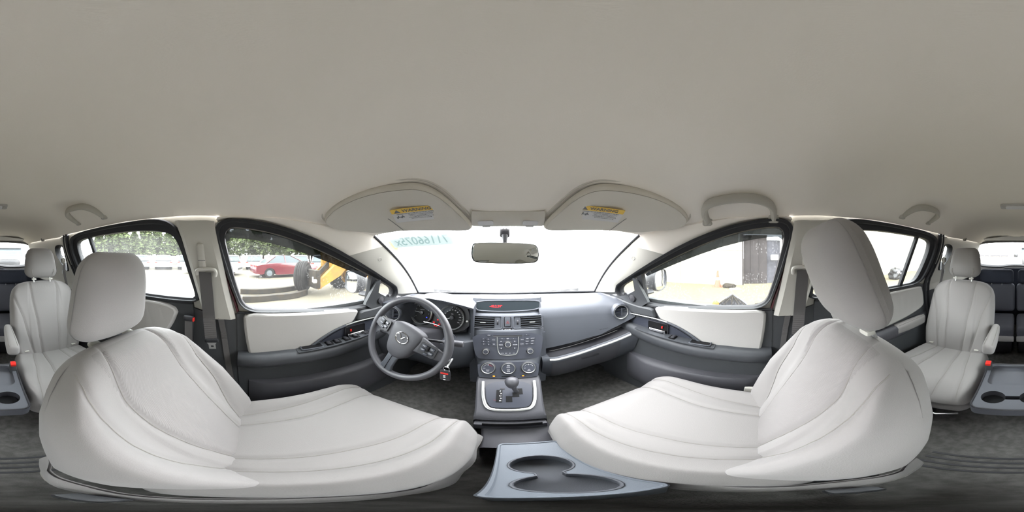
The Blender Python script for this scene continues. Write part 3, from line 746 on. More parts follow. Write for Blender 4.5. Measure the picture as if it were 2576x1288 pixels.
def skirt(root, pts_top, drop, sgn, name='cover_skirt', m='seat_fabric'):
    """hanging side flap of the seat cover"""
    T_ = resample(pts_top, 36); g = G(); rows = []
    for k in range(7):
        f = k/6; row = []
        for i, p in enumerate(T_):
            d_ = drop(i/35) if callable(drop) else drop
            row.append(p+Vector((sgn*(.012*sin(f*pi*.6)+.003*sin(i*.9+f*2)), 0, -d_*f)))
        rows.append(row)
    g.grid(rows); g.grid([[p-Vector((sgn*.006,0,0)) for p in r] for r in rows])
    g.grid([rows[-1], [p-Vector((sgn*.006,0,0)) for p in rows[-1]]]); g.grid([[r[0] for r in rows], [r[0]-Vector((sgn*.006,0,0)) for r in rows]]); g.grid([[r[-1] for r in rows], [r[-1]-Vector((sgn*.006,0,0)) for r in rows]])
    o = g.build(name, m, root)
    q = G(); q.tube([a+Vector((sgn*.001,0,-.012)) for a in rows[3]], .0012, 4); q.build('seam', 'seam_thread', o)
    return o
def rails(root, cx, y0, y1, w=.34):
    for sx in (-1,1):
        g = G(); g.box((cx+sx*w/2, (y0+y1)/2, -.965), (.045, y1-y0, .03)); g.box((cx+sx*w/2, (y0+y1)/2, -.947), (.018, y1-y0, .012)); g.build('rail', 'dark_plastic', root)
# --- front seats
ds = thing('driver_seat', 'grey fabric front seat behind the steering wheel, reclined backrest', 'seat', (-.33,.15,-.98), 'front seats in grey fabric covers')
T,_,_ = stitched(ds, (-.325,-.035,-.665), radians(27), W=.50)
headrest(ds, (-.332,-.350,-.118), (.275,.12,.26), radians(-6), .74)
g = G(); g.rbox((-.33,.17,-.86), (.42,.42,.16), .03, (4,4,4)); g.build('seat_base', 'dark_plastic', ds); rails(ds, -.33, -.18, .42)
skirt(ds, [(-.085,.40,-.775),(-.078,.2,-.78),(-.075,.0,-.79),(-.085,-.2,-.80),(-.11,-.27,-.80)], lambda t: .05+.035*sin(t*pi), 1)
skirt(ds, [(-.565,.38,-.775),(-.575,.2,-.78),(-.575,-.05,-.79),(-.56,-.2,-.80)], .05, -1)
ps = thing('passenger_seat', 'grey fabric front passenger seat set upright with tall headrest', 'seat', (.345,.2,-.98), 'front seats in grey fabric covers')
T,_,_ = stitched(ps, (.345,-.010,-.665), radians(21), W=.51)
headrest(ps, (.350,-.185,-.050), (.28,.12,.265), radians(-22), .78)
g = G(); g.rbox((.345,.20,-.86), (.40,.42,.16), .03, (4,4,4)); g.build('seat_base', 'dark_plastic', ps); rails(ps, .345, -.15, .45)
skirt(ps, [(.112,.42,-.735),(.104,.2,-.74),(.100,.0,-.75),(.112,-.15,-.77),(.14,-.22,-.78)], lambda t: .085+.03*sin(t*pi), -1)
skirt(ps, [(.585,.40,-.775),(.592,.2,-.78),(.59,-.1,-.79)], .05, 1)
g = G(); g.rbox((.605,.02,-.70), (.02,.09,.10), .009, (3,5,5)); h_ = g.build('recline_lever', 'cream_trim', ps)
g = G(); g.rbox((.600,.10,-.735), (.016,.10,.022), .007, (3,5,3)); g.build('recline_grip', 'satin_metal', ps)
# belt buckles beside the inner edge of each front seat
for sx, nm in ((-.055,'driver'),(.075,'passenger')):
    b = thing('belt_buckle', 'black belt buckle on its stalk beside the %s seat' % nm, 'buckle', (sx,-.06,-.84))
    g = G(); g.rbox((sx,-.06,-.83), (.022,.045,.06), .008, (4,4,4)); g.build('housing', 'black_plastic', b)
    g = G(); g.tube([(sx,-.06,-.85),(sx,-.05,-.96)], .010, 8); g.build('stalk', 'satin_metal', b)
# --- second row captain chairs
def second_row(cx, label, armL=True):
    r = thing('captain_chair', label, 'seat', (cx,-.80,-.98), 'second row captain chairs in grey fabric')
    stitched(r, (cx,-1.00,-.695), radians(19), W=.50, Hh=.60, row2=True, cl=.50)
    headrest(r, (cx,-1.235,-.052), (.265,.115,.235), radians(14), .84, True)
    for sx in (-1,1):
        x = cx+sx*.275
        A = placer((x,-.90,-.500), radians(3), 0)
        f = lambda p, t: Vector((p.x*interp(t,[(0,.8),(.6,1),(1,1)]), p.y, p.z*interp(t,[(0,1.05),(.6,1),(1,.9)])))
        soft('armrest', 'seat_fabric', r, (.062,.33,.075), .024, (8,20,8), f, lambda v: A(v), (lambda t: .022,), 2, 1, depth=.002)
    g = G(); g.rbox((cx,-.80,-.87), (.40,.42,.10), .03, (4,4,4)); g.build('seat_base', 'deep_black', r)
    for sx in (-1,1):
        g = G(); g.rbox((cx+sx*.06,-.57,-.955), (.045,.14,.05), .01, (3,4,3), lambda p: Vector((p.x, p.y, p.z*(1-.5*(p.y+.07)/.14)))); g.build('floor_foot', 'rubber', r)
    g = G(); g.tube([(cx-.075,-.49,-.952),(cx+.075,-.49,-.952)], .008, 8); g.build('foot_latch', 'dark_plastic', r)
    g = G(); g.tube([(cx-.20,-.56,-.865),(cx-.12,-.535,-.885),(cx+.12,-.535,-.885),(cx+.20,-.56,-.865)], .006, 8); g.build('slide_bar', 'satin_metal', r)
    s = -1 if cx > 0 else 1
    g = G(); g.rbox((cx+s*.27,-.60,-.80), (.03,.06,.045), .012, (4,4,4)); g.build('recline_knob', 'deep_black', r)
    g = G(); g.rbox((cx+s*.272,-.79,-.655), (.034,.045,.085), .008, (4,4,4)); bq = g.build('buckle', 'black_plastic', r)
    g = G(); g.rbox((cx+s*.272,-.780,-.612), (.028,.036,.016), .004, (3,3,2)); g.build('release_button', 'red_plastic', bq)
    for sx in (-1,1):
        g = G(); g.rbox((cx+sx*.16,-.985,-.665), (.03,.016,.008), .003, (3,3,2)); g.build('strap_tab', 'cream_trim', r)
    # folds of the cover under the front edge
    skirt(r, [(cx+s*.252,-.60,-.72),(cx+s*.252,-.75,-.725),(cx+s*.245,-.95,-.74)], lambda t: .11-.03*t, s)
    return r
second_row(.395, 'grey captain chair in the second row behind the front passenger seat')
second_row(-.385, 'grey captain chair in the second row behind the driver seat')
# --- third row
for sx in (-1,1):
    X3 = .275*sx; r = thing('third_row_seat', 'dark charcoal third row seat %s' % ('behind the driver side captain chair' if sx < 0 else 'behind the passenger side captain chair'), 'seat', (sx*.28,-1.7,-.98), 'dark third row seats')
    Tb = placer((sx*.275,-1.86,-.66), radians(10))
    soft('backrest', 'third_row_seat_cloth', r, (.53,.12,.34), .04, (20,6,16), lambda p,t: p, lambda v: Tb((v[0], v[1]-.05, v[2]+.17)), (), 1, 2)
    soft('cushion', 'third_row_seat_cloth', r, (.53,.44,.14), .04, (20,16,6), lambda p,t: p, placer((sx*.275,-1.62,-.73), radians(2)), (), 2, 1)
    g = G(); g.rbox((sx*.275,-1.395,-.78), (.53,.02,.06), .008, (8,2,4)); g.build('valance', 'grey_trim', r)
    g = G(); g.rbox((sx*.275,-1.60,-.89), (.50,.36,.16), .02, (4,4,4)); g.build('seat_base', 'dark_plastic', r)
    Th = placer((sx*.225,-1.93,-.245), radians(8))
    soft('headrest', 'third_row_fabric', r, (.40,.10,.17), .04, (14,6,10), lambda p,t: p, Th, (), 1, 2)
    for px_ in (-.06,.06):
        g = G(); g.tube([Th((px_,0,-.07)), Th((px_,0,-.12))], .005, 6); g.build('post', 'satin_metal', r)
# --- folding tray table between the captain chairs
tr = thing('tray_console', 'charcoal folding tray with two cupholders between the captain chairs', 'tray', (0,-.65,-.98))
x0, x1, y0, y1, zt_ = -.130, .130, -.84, -.475, -.66
def rr(cx, cy, w, h, r, z, n=5): return [Vector((cx+a, cy+b, z)) for a, b in rrect(w, h, r, n)]
outer = rr(0,(y0+y1)/2, x1-x0, y1-y0, .03, zt_)
hole1 = rr(0,-.735, .215, .175, .03, zt_)
cupc = [(-.066,-.556,.043),(.066,-.556,.043)]
def two_cups(ca, cb, z, neck=.012, n=22):
    (ax, ay, r), (bx, by, _) = ca, cb; u_ = Vector((bx-ax, by-ay)).normalized(); v_ = Vector((-u_.y, u_.x)); P = []
    th = math.asin(neck/r)
    for i in range(n+1):
        a = th+(2*pi-2*th)*i/n; P.append((ax+(u_.x*cos(a)+v_.x*sin(a))*r, ay+(u_.y*cos(a)+v_.y*sin(a))*r))
    for i in range(n+1):
        a = pi+th+(2*pi-2*th)*i/n; P.append((bx+(u_.x*cos(a)+v_.x*sin(a))*r, by+(u_.y*cos(a)+v_.y*sin(a))*r))
    return [Vector((a, b, z)) for a, b in P]
cups = two_cups(cupc[0], cupc[1], zt_)
g = G(); g.fill(outer, [hole1, cups]); o2 = [p+Vector((0,0,-.05)) for p in outer]; g.rings([outer, [p+Vector((p.x*.03,0,-.006)) for p in outer], o2], True, False)
g.rings([hole1, [p+Vector((0,0,-.018)) for p in hole1]], True, False); 
hb = [Vector((p.x*.94, -.735+(p.y+.735)*.92, zt_-.018)) for p in hole1]; g.rings([[p+Vector((0,0,-.018)) for p in hole1], hb], True, False)
g.build('tray_frame', 'tray_plastic', tr)
g = G(); g.fill(hb); g.build('tray_mat', 'tray_plastic', tr, smooth=False)
g = G(); low = [p+Vector((0,0,-.045)) for p in cups]; g.rings([cups, low], True, False); g.fill(low); g.build('cupholder', 'dark_plastic', tr)
g = G(); g.box((0,-.66,-.72), (.2,.26,.05)); g.box((0,-.72,-.85), (.08,.12,.26)); g.build('support', 'deep_black', tr)
g = G(); g.tube([p+Vector((0,0,.0005)) for p in outer], .004, 6, True); g.build('rim', 'dark_plastic', tr)
# ================================================================ DASHBOARD
db = thing('dashboard', 'grey plastic dashboard with clock display, vents and radio below the windshield', 'dashboard', (0,.95,-.98))
def prof(xa, kind):
    x = abs(xa); e = sstep(x,.45,.66)          # towards the doors the face comes back
    if kind == 'p':
        yf = interp(x, [(.18,.835),(.3,.825),(.45,.795),(.56,.745),(.66,.665)])
        zr = interp(x, [(.18,-.545),(.3,-.527),(.49,-.486),(.56,-.445),(.66,-.37)])
        zl = interp(x, [(.18,-.600),(.225,-.592),(.47,-.556),(.58,-.505),(.66,-.455)])
        yl = interp(x, [(.18,.79),(.23,.765),(.47,.752),(.58,.69),(.66,.63)])
        zt = lerp(-.262,-.272,e)
        return [(1.26-.17*(x/.65)**2.5,-.300),(1.12-.10*(x/.65)**2,-.280),(yf+.15,zt-.002),(yf+.07,zt-.014),(yf+.025,zt-.045),(yf+.005,zt-.09 if zt-.09 > zr+.02 else zr+.05),(yf-.01,zr),
                (yf+.07,zr-.012),(yl+.10,zl+.012),(yl+.012,zl+.008),(yl,zl-.002),(yl-.004,zl-.02),(yl+.005,zl-.07),(yl+.03,zl-.14),(yl+.07,zl-.20),(1.2,-.86)]
    if kind == 'd':
        yf = interp(x, [(.17,.80),(.3,.735),(.38,.725),(.5,.735),(.60,.72),(.66,.665)])
        hump = interp(x, [(.17,.0),(.22,.022),(.30,.050),(.38,.058),(.46,.045),(.54,.015),(.60,0)])
        zt = -.266+hump; zc = -.45
        ins = interp(x, [(.17,.0),(.185,.03),(.22,.12),(.52,.12),(.56,.03),(.60,.0)])
        return [(1.26-.17*(x/.65)**2.5,-.300),(1.12-.10*(x/.65)**2,-.280),(yf+.15,zt-.006),(yf+.07,zt),(yf+.03,zt),(yf,zt-.006),(yf+.003,zt-.016),
                (yf+ins,zt-.012-.05*(1-min(1,ins/.12))),(yf+ins*.85,zc+.0),(yf+.01,zc-.012),(yf-.005,zc-.02),(yf-.01,zc-.05),(yf,zc-.11),(yf+.03,zc-.19),(yf+.09,zc-.27),(1.2,-.86)]
def body(name, st, kind, m):
    L = [[Vector((x, y, z)) for y, z in prof(x, kind)] for x in st]
    g = G(); g.rings(L, False, False)
    for l in (L[0], L[-1]): g.add(l, [tuple(range(len(l)))])
    return g.build(name, m, db, angle=42)
body('passenger_pad', [.17+.49*i/24 for i in range(25)], 'p', 'dash_plastic')
body('driver_pad', [-.17-.49*i/28 for i in range(29)], 'd', 'dash_plastic')
# middle block
rows = [(1.26,-.300,.20),(1.12,-.280,.20),(.99,-.256,.20),(.93,-.243,.20),(.905,-.244,.199),(.903,-.250,.198),(.870,-.318,.198),(.852,-.322,.197),(.845,-.330,.197),(.822,-.392,.195),(.812,-.400,.193),(.806,-.402,.19),(.778,-.480,.172),(.748,-.556,.152),(.742,-.560,.150),(.712,-.600,.137),(.690,-.642,.131),(.680,-.655,.129),(.675,-.70,.13),(1.2,-.86,.13)]
g = G(); L = []
for y, z, w in rows: L.append([Vector((s*w, y+.03*abs(s)**6, z-.004*abs(s)**6)) for s in [-1,-.985,-.96,-.9,-.7,-.4,0,.4,.7,.9,.96,.985,1]])
g.rings(L, False, False)
for e, sx in ((0,-1),(-1,1)): g.grid([[r[e] for r in L], [Vector((r[e].x, r[e].y+.01, r[e].z-.10)) for r in L]])
cb = g.build('centre_body', 'dash_plastic', db, angle=42)
for sx in (-1,1):
    g = G(); g.rbox((sx*.152,.985,-.62), (.10,.34,.40), .02, (4,6,6)); g.build('side_filler', 'dash_plastic', db)
X = (1,0,0)
FD = frame((0,.888,-.281), X, (0,.033,.066)); FV = frame((0,.8345,-.3605), X, (0,.023,.064))
FR = frame((0,.777,-.4805), X, (0,.058,.154)); FH = frame((0,.7115,-.6015), X, (0,.055,.083))
# display under its brow
g = G(); g.prism([FD(a,b,.0005) for a,b in smooth([(-.185,.030,0),(.175,.030,0),(.182,-.010,0),(.168,-.033,0),(-.165,-.033,0),(-.20,-.005,0)] and [Vector((-.188,.031,0)),Vector((.172,.031,0)),Vector((.184,.0,0)),Vector((.172,-.031,0)),Vector((-.150,-.033,0)),Vector((-.172,-.022,0))], True, 1) for a,b in [(0,0)]] if 0 else [FD(p.x,p.y,.0005) for p in smooth([(-.19,.031,0),(.174,.031,0),(.184,0,0),(.172,-.031,0),(-.150,-.033,0),(-.172,-.022,0)], True, 2)], FD.z*.0025)
sc = g.build('clock_display', 'smoked_screen', db, smooth=False)
g = G(); g.tube([FD(p.x,p.y,.002) for p in smooth([(-.19,.031,0),(.174,.031,0),(.184,0,0),(.172,-.031,0),(-.150,-.033,0),(-.172,-.022,0)], True, 2)], .004, 6, True); g.build('display_rim', 'dash_plastic', sc)
lettering('-40:2:39°', .019, FD, 'display_red', sc, -.062, -.003, .0035, bold=0)
# two middle vents
for sx in (-1,1):
    c = sx*.104
    g = G(); g.tube([FV(c+a,b,.003) for a,b in rrect(.150,.068,.007)], .0045, 8, True); v = g.build('air_vent', 'dash_plastic', db)
    g = G(); plate(g, FV, c-sx*.0-sx*(-.018),0, .108,.060,.0015,.003,.0006); g.build('vent_cavity', 'deep_black', v)
    for i in range(5):
        g = G(); g.rbox(FV(c+sx*.018, -.024+i*.0120, .005), (.108,.0030,.010), .0012, (8,2,2), R=FV.R); g.build('slat', 'dash_plastic', v)
    g = G(); g.rbox(FV(c+sx*.022,-.002,.0115), (.030,.005,.008), .002, (4,2,2), R=FV.R); g.build('slat_tab', 'satin_metal', v)
    g = G(); plate(g, FV, c-sx*.053,0,.026,.060,.003,.003,.0006); wp = g.build('wheel_panel', 'dash_plastic', v)
    g = G(); g.lathe([(.0005,-.004),(.017,-.004),(.017,.004),(.0005,.004)], frame(FV(c-sx*.053,0,-.007), FV.y, FV.z), 24); g.build('thumb_wheel', 'dark_plastic', wp)
g = G(); g.tube([FV(a,.004+b,.0015) for a,b in rrect(.034,.056,.004)], .002, 6, True); hz = g.build('hazard_button', 'dark_plastic', db)
g = G(); g.rbox(FV(0,.004,.003), (.029,.050,.009), .003, (4,6,3), R=FV.R); g.build('button_face', 'dash_plastic', hz)
g = G(); T3 = [FV(0,.008,.0082),FV(-.007,-.004,.0082),FV(.007,-.004,.0082)]; g.tube(T3, .0007, 5, True); g.build('triangle_mark', 'red_print', hz)
g = G(); plate(g, FV, 0,-.038,.046,.013,.002,.002,.003); ab = g.build('airbag_lamp', 'deep_black', db)
lettering('PASS AIR BAG', .0052, FV, 'white_print', ab, 0,-.038,.0055)
# radio
g = G(); g.prism([FR(p.x,p.y,-.0005) for p in smooth([(-.178,.076,0),(.178,.076,0),(.165,-.01,0),(.147,-.070,0),(.12,-.076,0),(-.12,-.076,0),(-.147,-.070,0),(-.165,-.01,0)], True, 2)], FR.z*.004); ra = g.build('radio', 'stack_plastic', db)
def btn(a, b, w, h, txt=None, sz=.0055, nm='button', m='stack_plastic', par=None, Fr=FR, base=.0035):
    g = G(); g.rbox(Fr(a,b,base+.0012), (w,h,.0032), .0012, (2,2,2), R=Fr.R); o = g.build(nm, m, par or ra)
    if txt: lettering(txt, sz, Fr, 'white_print', par or ra, a, b, base+.0032)
    return o
g = G(); g.rbox(FR(0,.060,.004), (.142,.0045,.004), .001, (4,2,2), R=FR.R); g.build('disc_slot', 'deep_black', ra)
g = G(); g.rbox(FR(0,.0575,.005), (.142,.0016,.004), .0007, (4,2,2), R=FR.R); g.build('slot_lip', 'satin_metal', ra)
btn(-.092,.062,.028,.007,'LOAD',.005); btn(.092,.062,.026,.007,'▲' if 0 else '^',.006)
for i in range(3):
    for j in range(2): btn(-.119+.0235*j+.002*i, .040-.0145*i, .021,.0115, str(i*2+j+1), .007)
btn(-.069,.036,.018,.021,'FM/AM',.0048); btn(-.067,.012,.018,.021,'CD',.0052)
btn(.069,.036,.018,.021,'SETUP',.0048); btn(.067,.012,.018,.021,'CLOCK',.0046)
for i, r in enumerate((('INFO','AUTO-M'),('TRACK','SCAN'),('TEXT','DISPL'))):
    for j, t_ in enumerate(r): btn(.095+.0255*j-.002*i, .040-.0145*i, .023,.0115, t_, .0048)
# bright U frame with its own keys
U = smooth([(-.052,.053,0),(-.051,.0,0),(-.044,-.038,0),(-.030,-.050,0),(.030,-.050,0),(.044,-.038,0),(.051,.0,0),(.052,.053,0)], False, 2)
g = G(); g.tube([FR(p.x,p.y,.005) for p in U], .0026, 8, flat=.8); g.build('bright_frame', 'satin_metal', ra)
for a, b, w, t_ in ((-.028,.044,.026,'<'),(0,.044,.024,'CAT'),(.028,.044,.026,'>'),(-.033,.028,.018,'▲'),(.033,.028,.018,'▲'),(-.034,.009,.020,'AUDIO'),(.034,.009,.020,'FOLDER'),(-.032,-.010,.018,'•'),(.032,-.010,.018,'•')):
    btn(a, b, w, .0125, t_ if t_ not in '▲•' else None, .0058)
for a, b in ((-.033,.029),(.033,.029)): 
    g = G(); g.add([FR(a-.003,b-.002,.0070),FR(a+.003,b-.002,.0070),FR(a,b+.003,.0070)], [(0,1,2)]); g.build('arrow_mark', 'white_print', ra, smooth=False)
for a, b in ((-.032,-.010),(.032,-.010)):
    g = G(); g.add([FR(a-.002,b-.002,.0070),FR(a+.002,b-.002,.0070),FR(a+.002,b+.002,.0070),FR(a-.002,b+.002,.0070)], [(0,1,2,3)]); g.build('square_mark', 'white_print', ra, smooth=False)
for i, t_ in enumerate(('AUTO','RDM','RPT','DISC')): lettering(t_, .0048, FR, 'white_print', ra, -.027+.018*i, -.0395, .0042)
def knob(Fr, a, b, r, h, par, ring='satin_metal', face='stack_plastic', name='knob'):
    F = frame(Fr(a,b,.002), Fr.x, Fr.y)
    g = G(); g.lathe([(.0005,-.002),(r*1.35,-.002),(r*1.35,.002),(r*1.2,.004),(r*1.0,.003)], F, 32); k = g.build(name, 'dark_plastic', par)
    g = G(); g.lathe([(r*1.02,.001),(r*1.0,h),(r*.93,h+.002),(r*.80,h+.0016),(r*.80,h-.001),(.0005,h-.001)], F, 32); g.build('knob_ring', ring, k)
    g = G(); g.lathe([(r*.80,h-.001),(r*.76,h+.001),(.0005,h+.0016)], F, 32); g.build('knob_face', face, k)
    return F
knob(FR, 0, .012, .0150, .014, ra); knob(FR, -.104, -.031, .0140, .014, ra); knob(FR, .104, -.031, .0140, .014, ra)
# climate dials
g = G(); g.prism([FH(p.x,p.y,-.0005) for p in smooth([(-.140,.048,0),(.140,.048,0),(.130,-.030,0),(.120,-.046,0),(-.120,-.046,0),(-.130,-.030,0)], True, 1)], FH.z*.003); ac = g.build('climate_panel', 'stack_plastic', db)
for i, a in enumerate((-.089,0,.089)):
    r = .031
    F = frame(FH(a,.012,.003), FH.x, FH.y)
    g = G(); g.lathe([(.0005,-.002),(r*1.12,-.002),(r*1.12,.002),(r*1.02,.004),(r*1.0,.002)], F, 40); dl = g.build('climate_dial', 'dark_plastic', ac)
    g = G(); g.lathe([(r,.001),(r*.985,.013),(r*.93,.016),(r*.87,.014),(r*.87,.008)], F, 40); g.build('dial_ring', 'satin_metal', dl)
    g = G(); g.lathe([(r*.875,.008),(r*.86,.0125),(.0005,.0135)], F, 40); g.build('dial_face', 'stack_plastic', dl)
    if i != 1:
        for k in range(9):
            th = radians(150-15*k); mm = 'white_print' if (i == 2 or k < 5) else 'red_print'
            g = G(); q = r*.66; g.rbox(F(q*cos(th), q*sin(th), .0140), (.0032,.0016 if i == 0 else .0008+.0002*k,.0006), .0002, (1,1,1), R=F.R @ Matrix.Rotation(th+pi/2,3,'Z')); g.build('tick', mm, dl)
        g = G(); g.box(F(0,r*.62,.0145), (.0014,.008,.0008), F.R); g.build('pointer', 'white_print', dl)
        lettering('OFF' if i == 2 else 'COOL', .0046, F, 'white_print', dl, -.018 if i == 2 else -.017, -.001, .0140)
        lettering('MODE' if i == 0 else 'A/C', .0050, F, 'white_print', dl, 0, -.010, .0140)
        lettering('FRONT' if i == 2 else 'REAR', .0044, F, 'white_print', dl, 0, -.016, .0140)
    else:
        lettering('FRONT', .0048, F, 'white_print', dl, 0, .006, .0140); lettering('MODE', .0048, F, 'white_print', dl, 0, -.006, .0140)
        for s_ in (.016,-.016):
            g = G(); g.tube([F(-.006,s_-.002,.0142),(F(-.005,s_+.003,.0142)),F(.005,s_+.003,.0142),F(.006,s_-.002,.0142)], .0007, 4, True); g.build('icon', 'white_print', dl)
for a in (-.062,.062):
    g = G(); g.rbox(FH(a,-.033,.004), (.026,.0065,.003), .001, (2,2,2), R=FH.R); b_ = g.build('small_button', 'dark_plastic', ac)
    g = G(); g.rbox(FH(a,-.033,.006), (.0085,.0045,.0015), .0007, (2,2,2), R=FH.R); g.build('indicator', 'display_orange', b_)
g = G(); g.rbox(FH(0,-.036,.003), (.060,.0045,.003), .001, (4,2,2), R=FH.R); g.build('slot', 'deep_black', ac)
g = G(); L = []
for x in [.205+.43*i/24 for i in range(25)]:
    p_ = prof(x,'p'); L.append([Vector((x, p_[6][0]+.004, p_[6][1]-.004)), Vector((x, p_[7][0]-.006, p_[7][1]-.001)), Vector((x, p_[8][0]-.010, p_[8][1]+.003)), Vector((x, p_[9][0], p_[9][1]+.0025))])
g.rings(L, False, False); g.build('shelf_recess', 'dark_plastic', db)
# glovebox with a pale bead painting in the highlight on its upper lip
g = G(); g.tube([Vector((x, prof(x,'p')[10][0]-.004, prof(x,'p')[10][1])) for x in [.205+.42*i/20 for i in range(21)]], .0065, 8); g.build('glovebox_lip_highlight', 'satin_metal', db).data.materials[0] = M['grey_trim']
g = G(); L = [[Vector((x, y-.004, z)) for y, z in prof(x,'p')[11:15]] for x in [.215+.36*i/14 for i in range(15)]]; g.rings(L, False, False); g.grid([[p+Vector((0,.02,0)) for p in l] for l in L]); gb = g.build('glovebox_door', 'dash_lower', db)
g = G(); q0 = Vector((.42, prof(.42,'p')[12][0]-.006, prof(.42,'p')[12][1]+.02)); g.rbox(q0, (.11,.012,.018), .005, (8,3,3)); g.build('glovebox_latch', 'dark_plastic', gb)
g = G(); g.tube([Vector((x, prof(x,'p')[8][0]-.03, prof(x,'p')[8][1]+.006)) for x in [.22+.38*i/16 for i in range(17)]], .0012, 4); g.build('shelf_edge', 'grey_trim', db)
Fa = frame((.50,.742,-.435), (.92,-.36,.12), (0,.25,.95)); lettering('SRS AIRBAG', .009, Fa, 'dark_plastic', db, 0,0,.004)
# round end vents
for sx in (-1,1):
    c = Vector((.600*sx, .712, -.338 if sx > 0 else -.338)); F = frame(c, (1*1.0,-sx*.35*1,0), (0,.10,.99))
    r = .042
    g = G(); g.lathe([(r*1.18,-.045),(r*1.22,.0),(r*1.12,.008),(r*1.02,.006),(r*.98,-.01)], F, 40); ev = g.build('end_vent', 'dash_plastic', db)
    g = G(); g.lathe([(r*1.03,.006),(r*1.0,.010),(r*.93,.008),(r*.92,.0)], F, 40); g.build('vent_ring', 'satin_metal', ev)
    g = G(); g.lathe([(r*.93,-.030),(r*.90,-.03),(.0005,-.032)], F, 32); g.build('vent_cavity', 'deep_black', ev)
    for k in (-1,0,1):
        w = 2*sqrt((r*.9)**2-(k*.021)**2); g = G(); g.rbox(F(0,k*.021,-.006), (w,.003,.018), .001, (8,2,2), R=F.R @ Matrix.Rotation(.35,3,'X')); g.build('slat', 'stack_plastic', ev)
    g = G(); g.rbox(F(.004,0,.004), (.006,.050,.008), .002, (2,6,2), R=F.R); g.build('tab', 'dash_plastic', ev)
# instrument cluster
ic = thing('instrument_cluster', 'instrument cluster of two round dials behind the steering wheel', 'gauges', (-.385,.80,-.40))
FC = frame((-.385,.835,-.350), (1,0,0), (0,.28,.96))
g = G(); g.prism([FC(p.x,p.y,-.006) for p in smooth([(-.20,.05,0),(-.13,.105,0),(0,.12,0),(.12,.105,0),(.19,.05,0),(.185,-.09,0),(-.19,-.09,0)], True, 2)], FC.z*.004); g.build('backplate', 'dark_plastic', ic)
for i, (a, b, r, lab) in enumerate(((-.095,.006,.068,0),(.090,.002,.068,1))):
    F = frame(FC(a,b,0), FC.x, FC.y)
    g = G(); g.lathe([(r*.98,-.001),(.0005,-.0005)], F, 48); gd = g.build('dial', 'deep_black', ic)
    g = G(); g.lathe([(r*1.05,-.001),(r*1.05,.018),(r*1.0,.022),(r*.96,.018),(r*.95,.0)], F, 48); g.build('dial_ring', 'satin_metal', gd)
    N_ = 9 if i == 0 else 13
    for k in range(N_*2-1):
        th = radians(215-250*k/(N_*2-2)); q = r*.86; big = k % 2 == 0
        g = G(); g.box(F(q*cos(th), q*sin(th), .0006), (.007 if big else .004, .0012, .0005), F.R @ Matrix.Rotation(th,3,'Z')); g.build('tick', 'white_print' if not (i == 0 and k > 13) else 'red_print', gd)
        if big: lettering(str(k//2) if i == 0 else str(k*5 if 0 else k//2*10), .0085, F, 'white_print', gd, r*.66*cos(th), r*.66*sin(th), .0006)
    th = radians(200 if i else 175)
    g = G(); g.tube([F(-.006*cos(th),-.006*sin(th),.006), F(r*.70*cos(th), r*.70*sin(th), .005)], [.0016,.0006], 6); g.build('needle', 'white_print', gd)
    g = G(); g.lathe([(.012,.0),(.011,.009),(.0005,.010)], F, 20); g.build('hub_cap', 'dark_plastic', gd)
    lettering('x1000 r/min' if i == 0 else 'MPH', .006, F, 'white_print', gd, 0, .020, .0006)
g = G(); g.box(FC(-.060,-.018,.0035), (.006,.006,.001), FC.R); g.build('indicator', 'display_blue', ic)
for a, b, w in ((.010,-.022,.008),(-.012,-.040,.010),(.020,-.048,.006)):
    g = G(); g.box(FC(a,b,.0015), (w,.006,.001), FC.R); g.build('indicator', 'display_red', ic)
lettering('ODO 128364', .009, FC, 'display_red', ic, .004, -.058, .0015) if 0 else lettering('P 65°', .011, FC, 'display_red', ic, .004, -.060, .0015)
g = G(); g.tube(smooth([FC(-.05,-.040,.05),FC(.02,-.040,.055),FC(.10,-.065,.055),FC(.14,-.10,.05)]), .0022, 6); g.build('bright_arc', 'chrome', ic)
for a, b in ((-.178,-.03),(.178,-.01)):
    g = G(); g.lathe([(.006,-.002),(.006,.008),(.004,.010),(.0005,.010)], frame(FC(a,b,.01), FC.x, FC.y), 14); g.build('trip_button', 'grey_trim', ic)
# steering column
g = G(); L = []
SF = frame((-.378,.521,-.351), (1,0,0), (0,sin(.40),cos(.40)))
for k, (w, h, d) in enumerate(((.040,.045,-.015),(.046,.055,-.04),(.055,.065,-.12),(.058,.070,-.22),(.055,.07,-.30))):
    L.append([SF(a, b-.006*k, d) for a, b in rrect(w*2, h*2, .022)])
g.rings(L); sc_ = g.build('steering_column', 'dark_plastic', db)
def stalk(name, label, pts, rr, tip):
    t = thing(name, label, 'stalk', pts[0])
    g = G(); g.tube(smooth(pts), .0065, 10); g.build('arm', 'dark_plastic', t)
    g = G(); g.tube(tip, rr, 14); g.build('grip', 'dash_lower', t)
    return t
w_ = stalk('wiper_stalk', 'black wiper stalk sticking out past the wheel towards the radio', [SF(.04,.005,-.055),SF(.09,.012,-.05),SF(.15,.015,-.045)], [.009,.0125,.0135,.0135,.011], [SF(.14,.014,-.045),SF(.155,.015,-.045),SF(.19,.016,-.045),SF(.212,.016,-.045),SF(.216,.016,-.045)])
g = G(); g.tube([SF(.175,.0155,-.045),SF(.180,.0155,-.045)], .0140, 14); g.build('grip_ring', 'grey_trim', w_)
stalk('signal_stalk', 'black turn signal stalk left of the steering column', [SF(-.04,.0,-.055),SF(-.09,.0,-.05),SF(-.13,-.004,-.045)], [.009,.012,.010], [SF(-.12,-.003,-.045),SF(-.15,-.005,-.045),SF(-.165,-.006,-.045)])
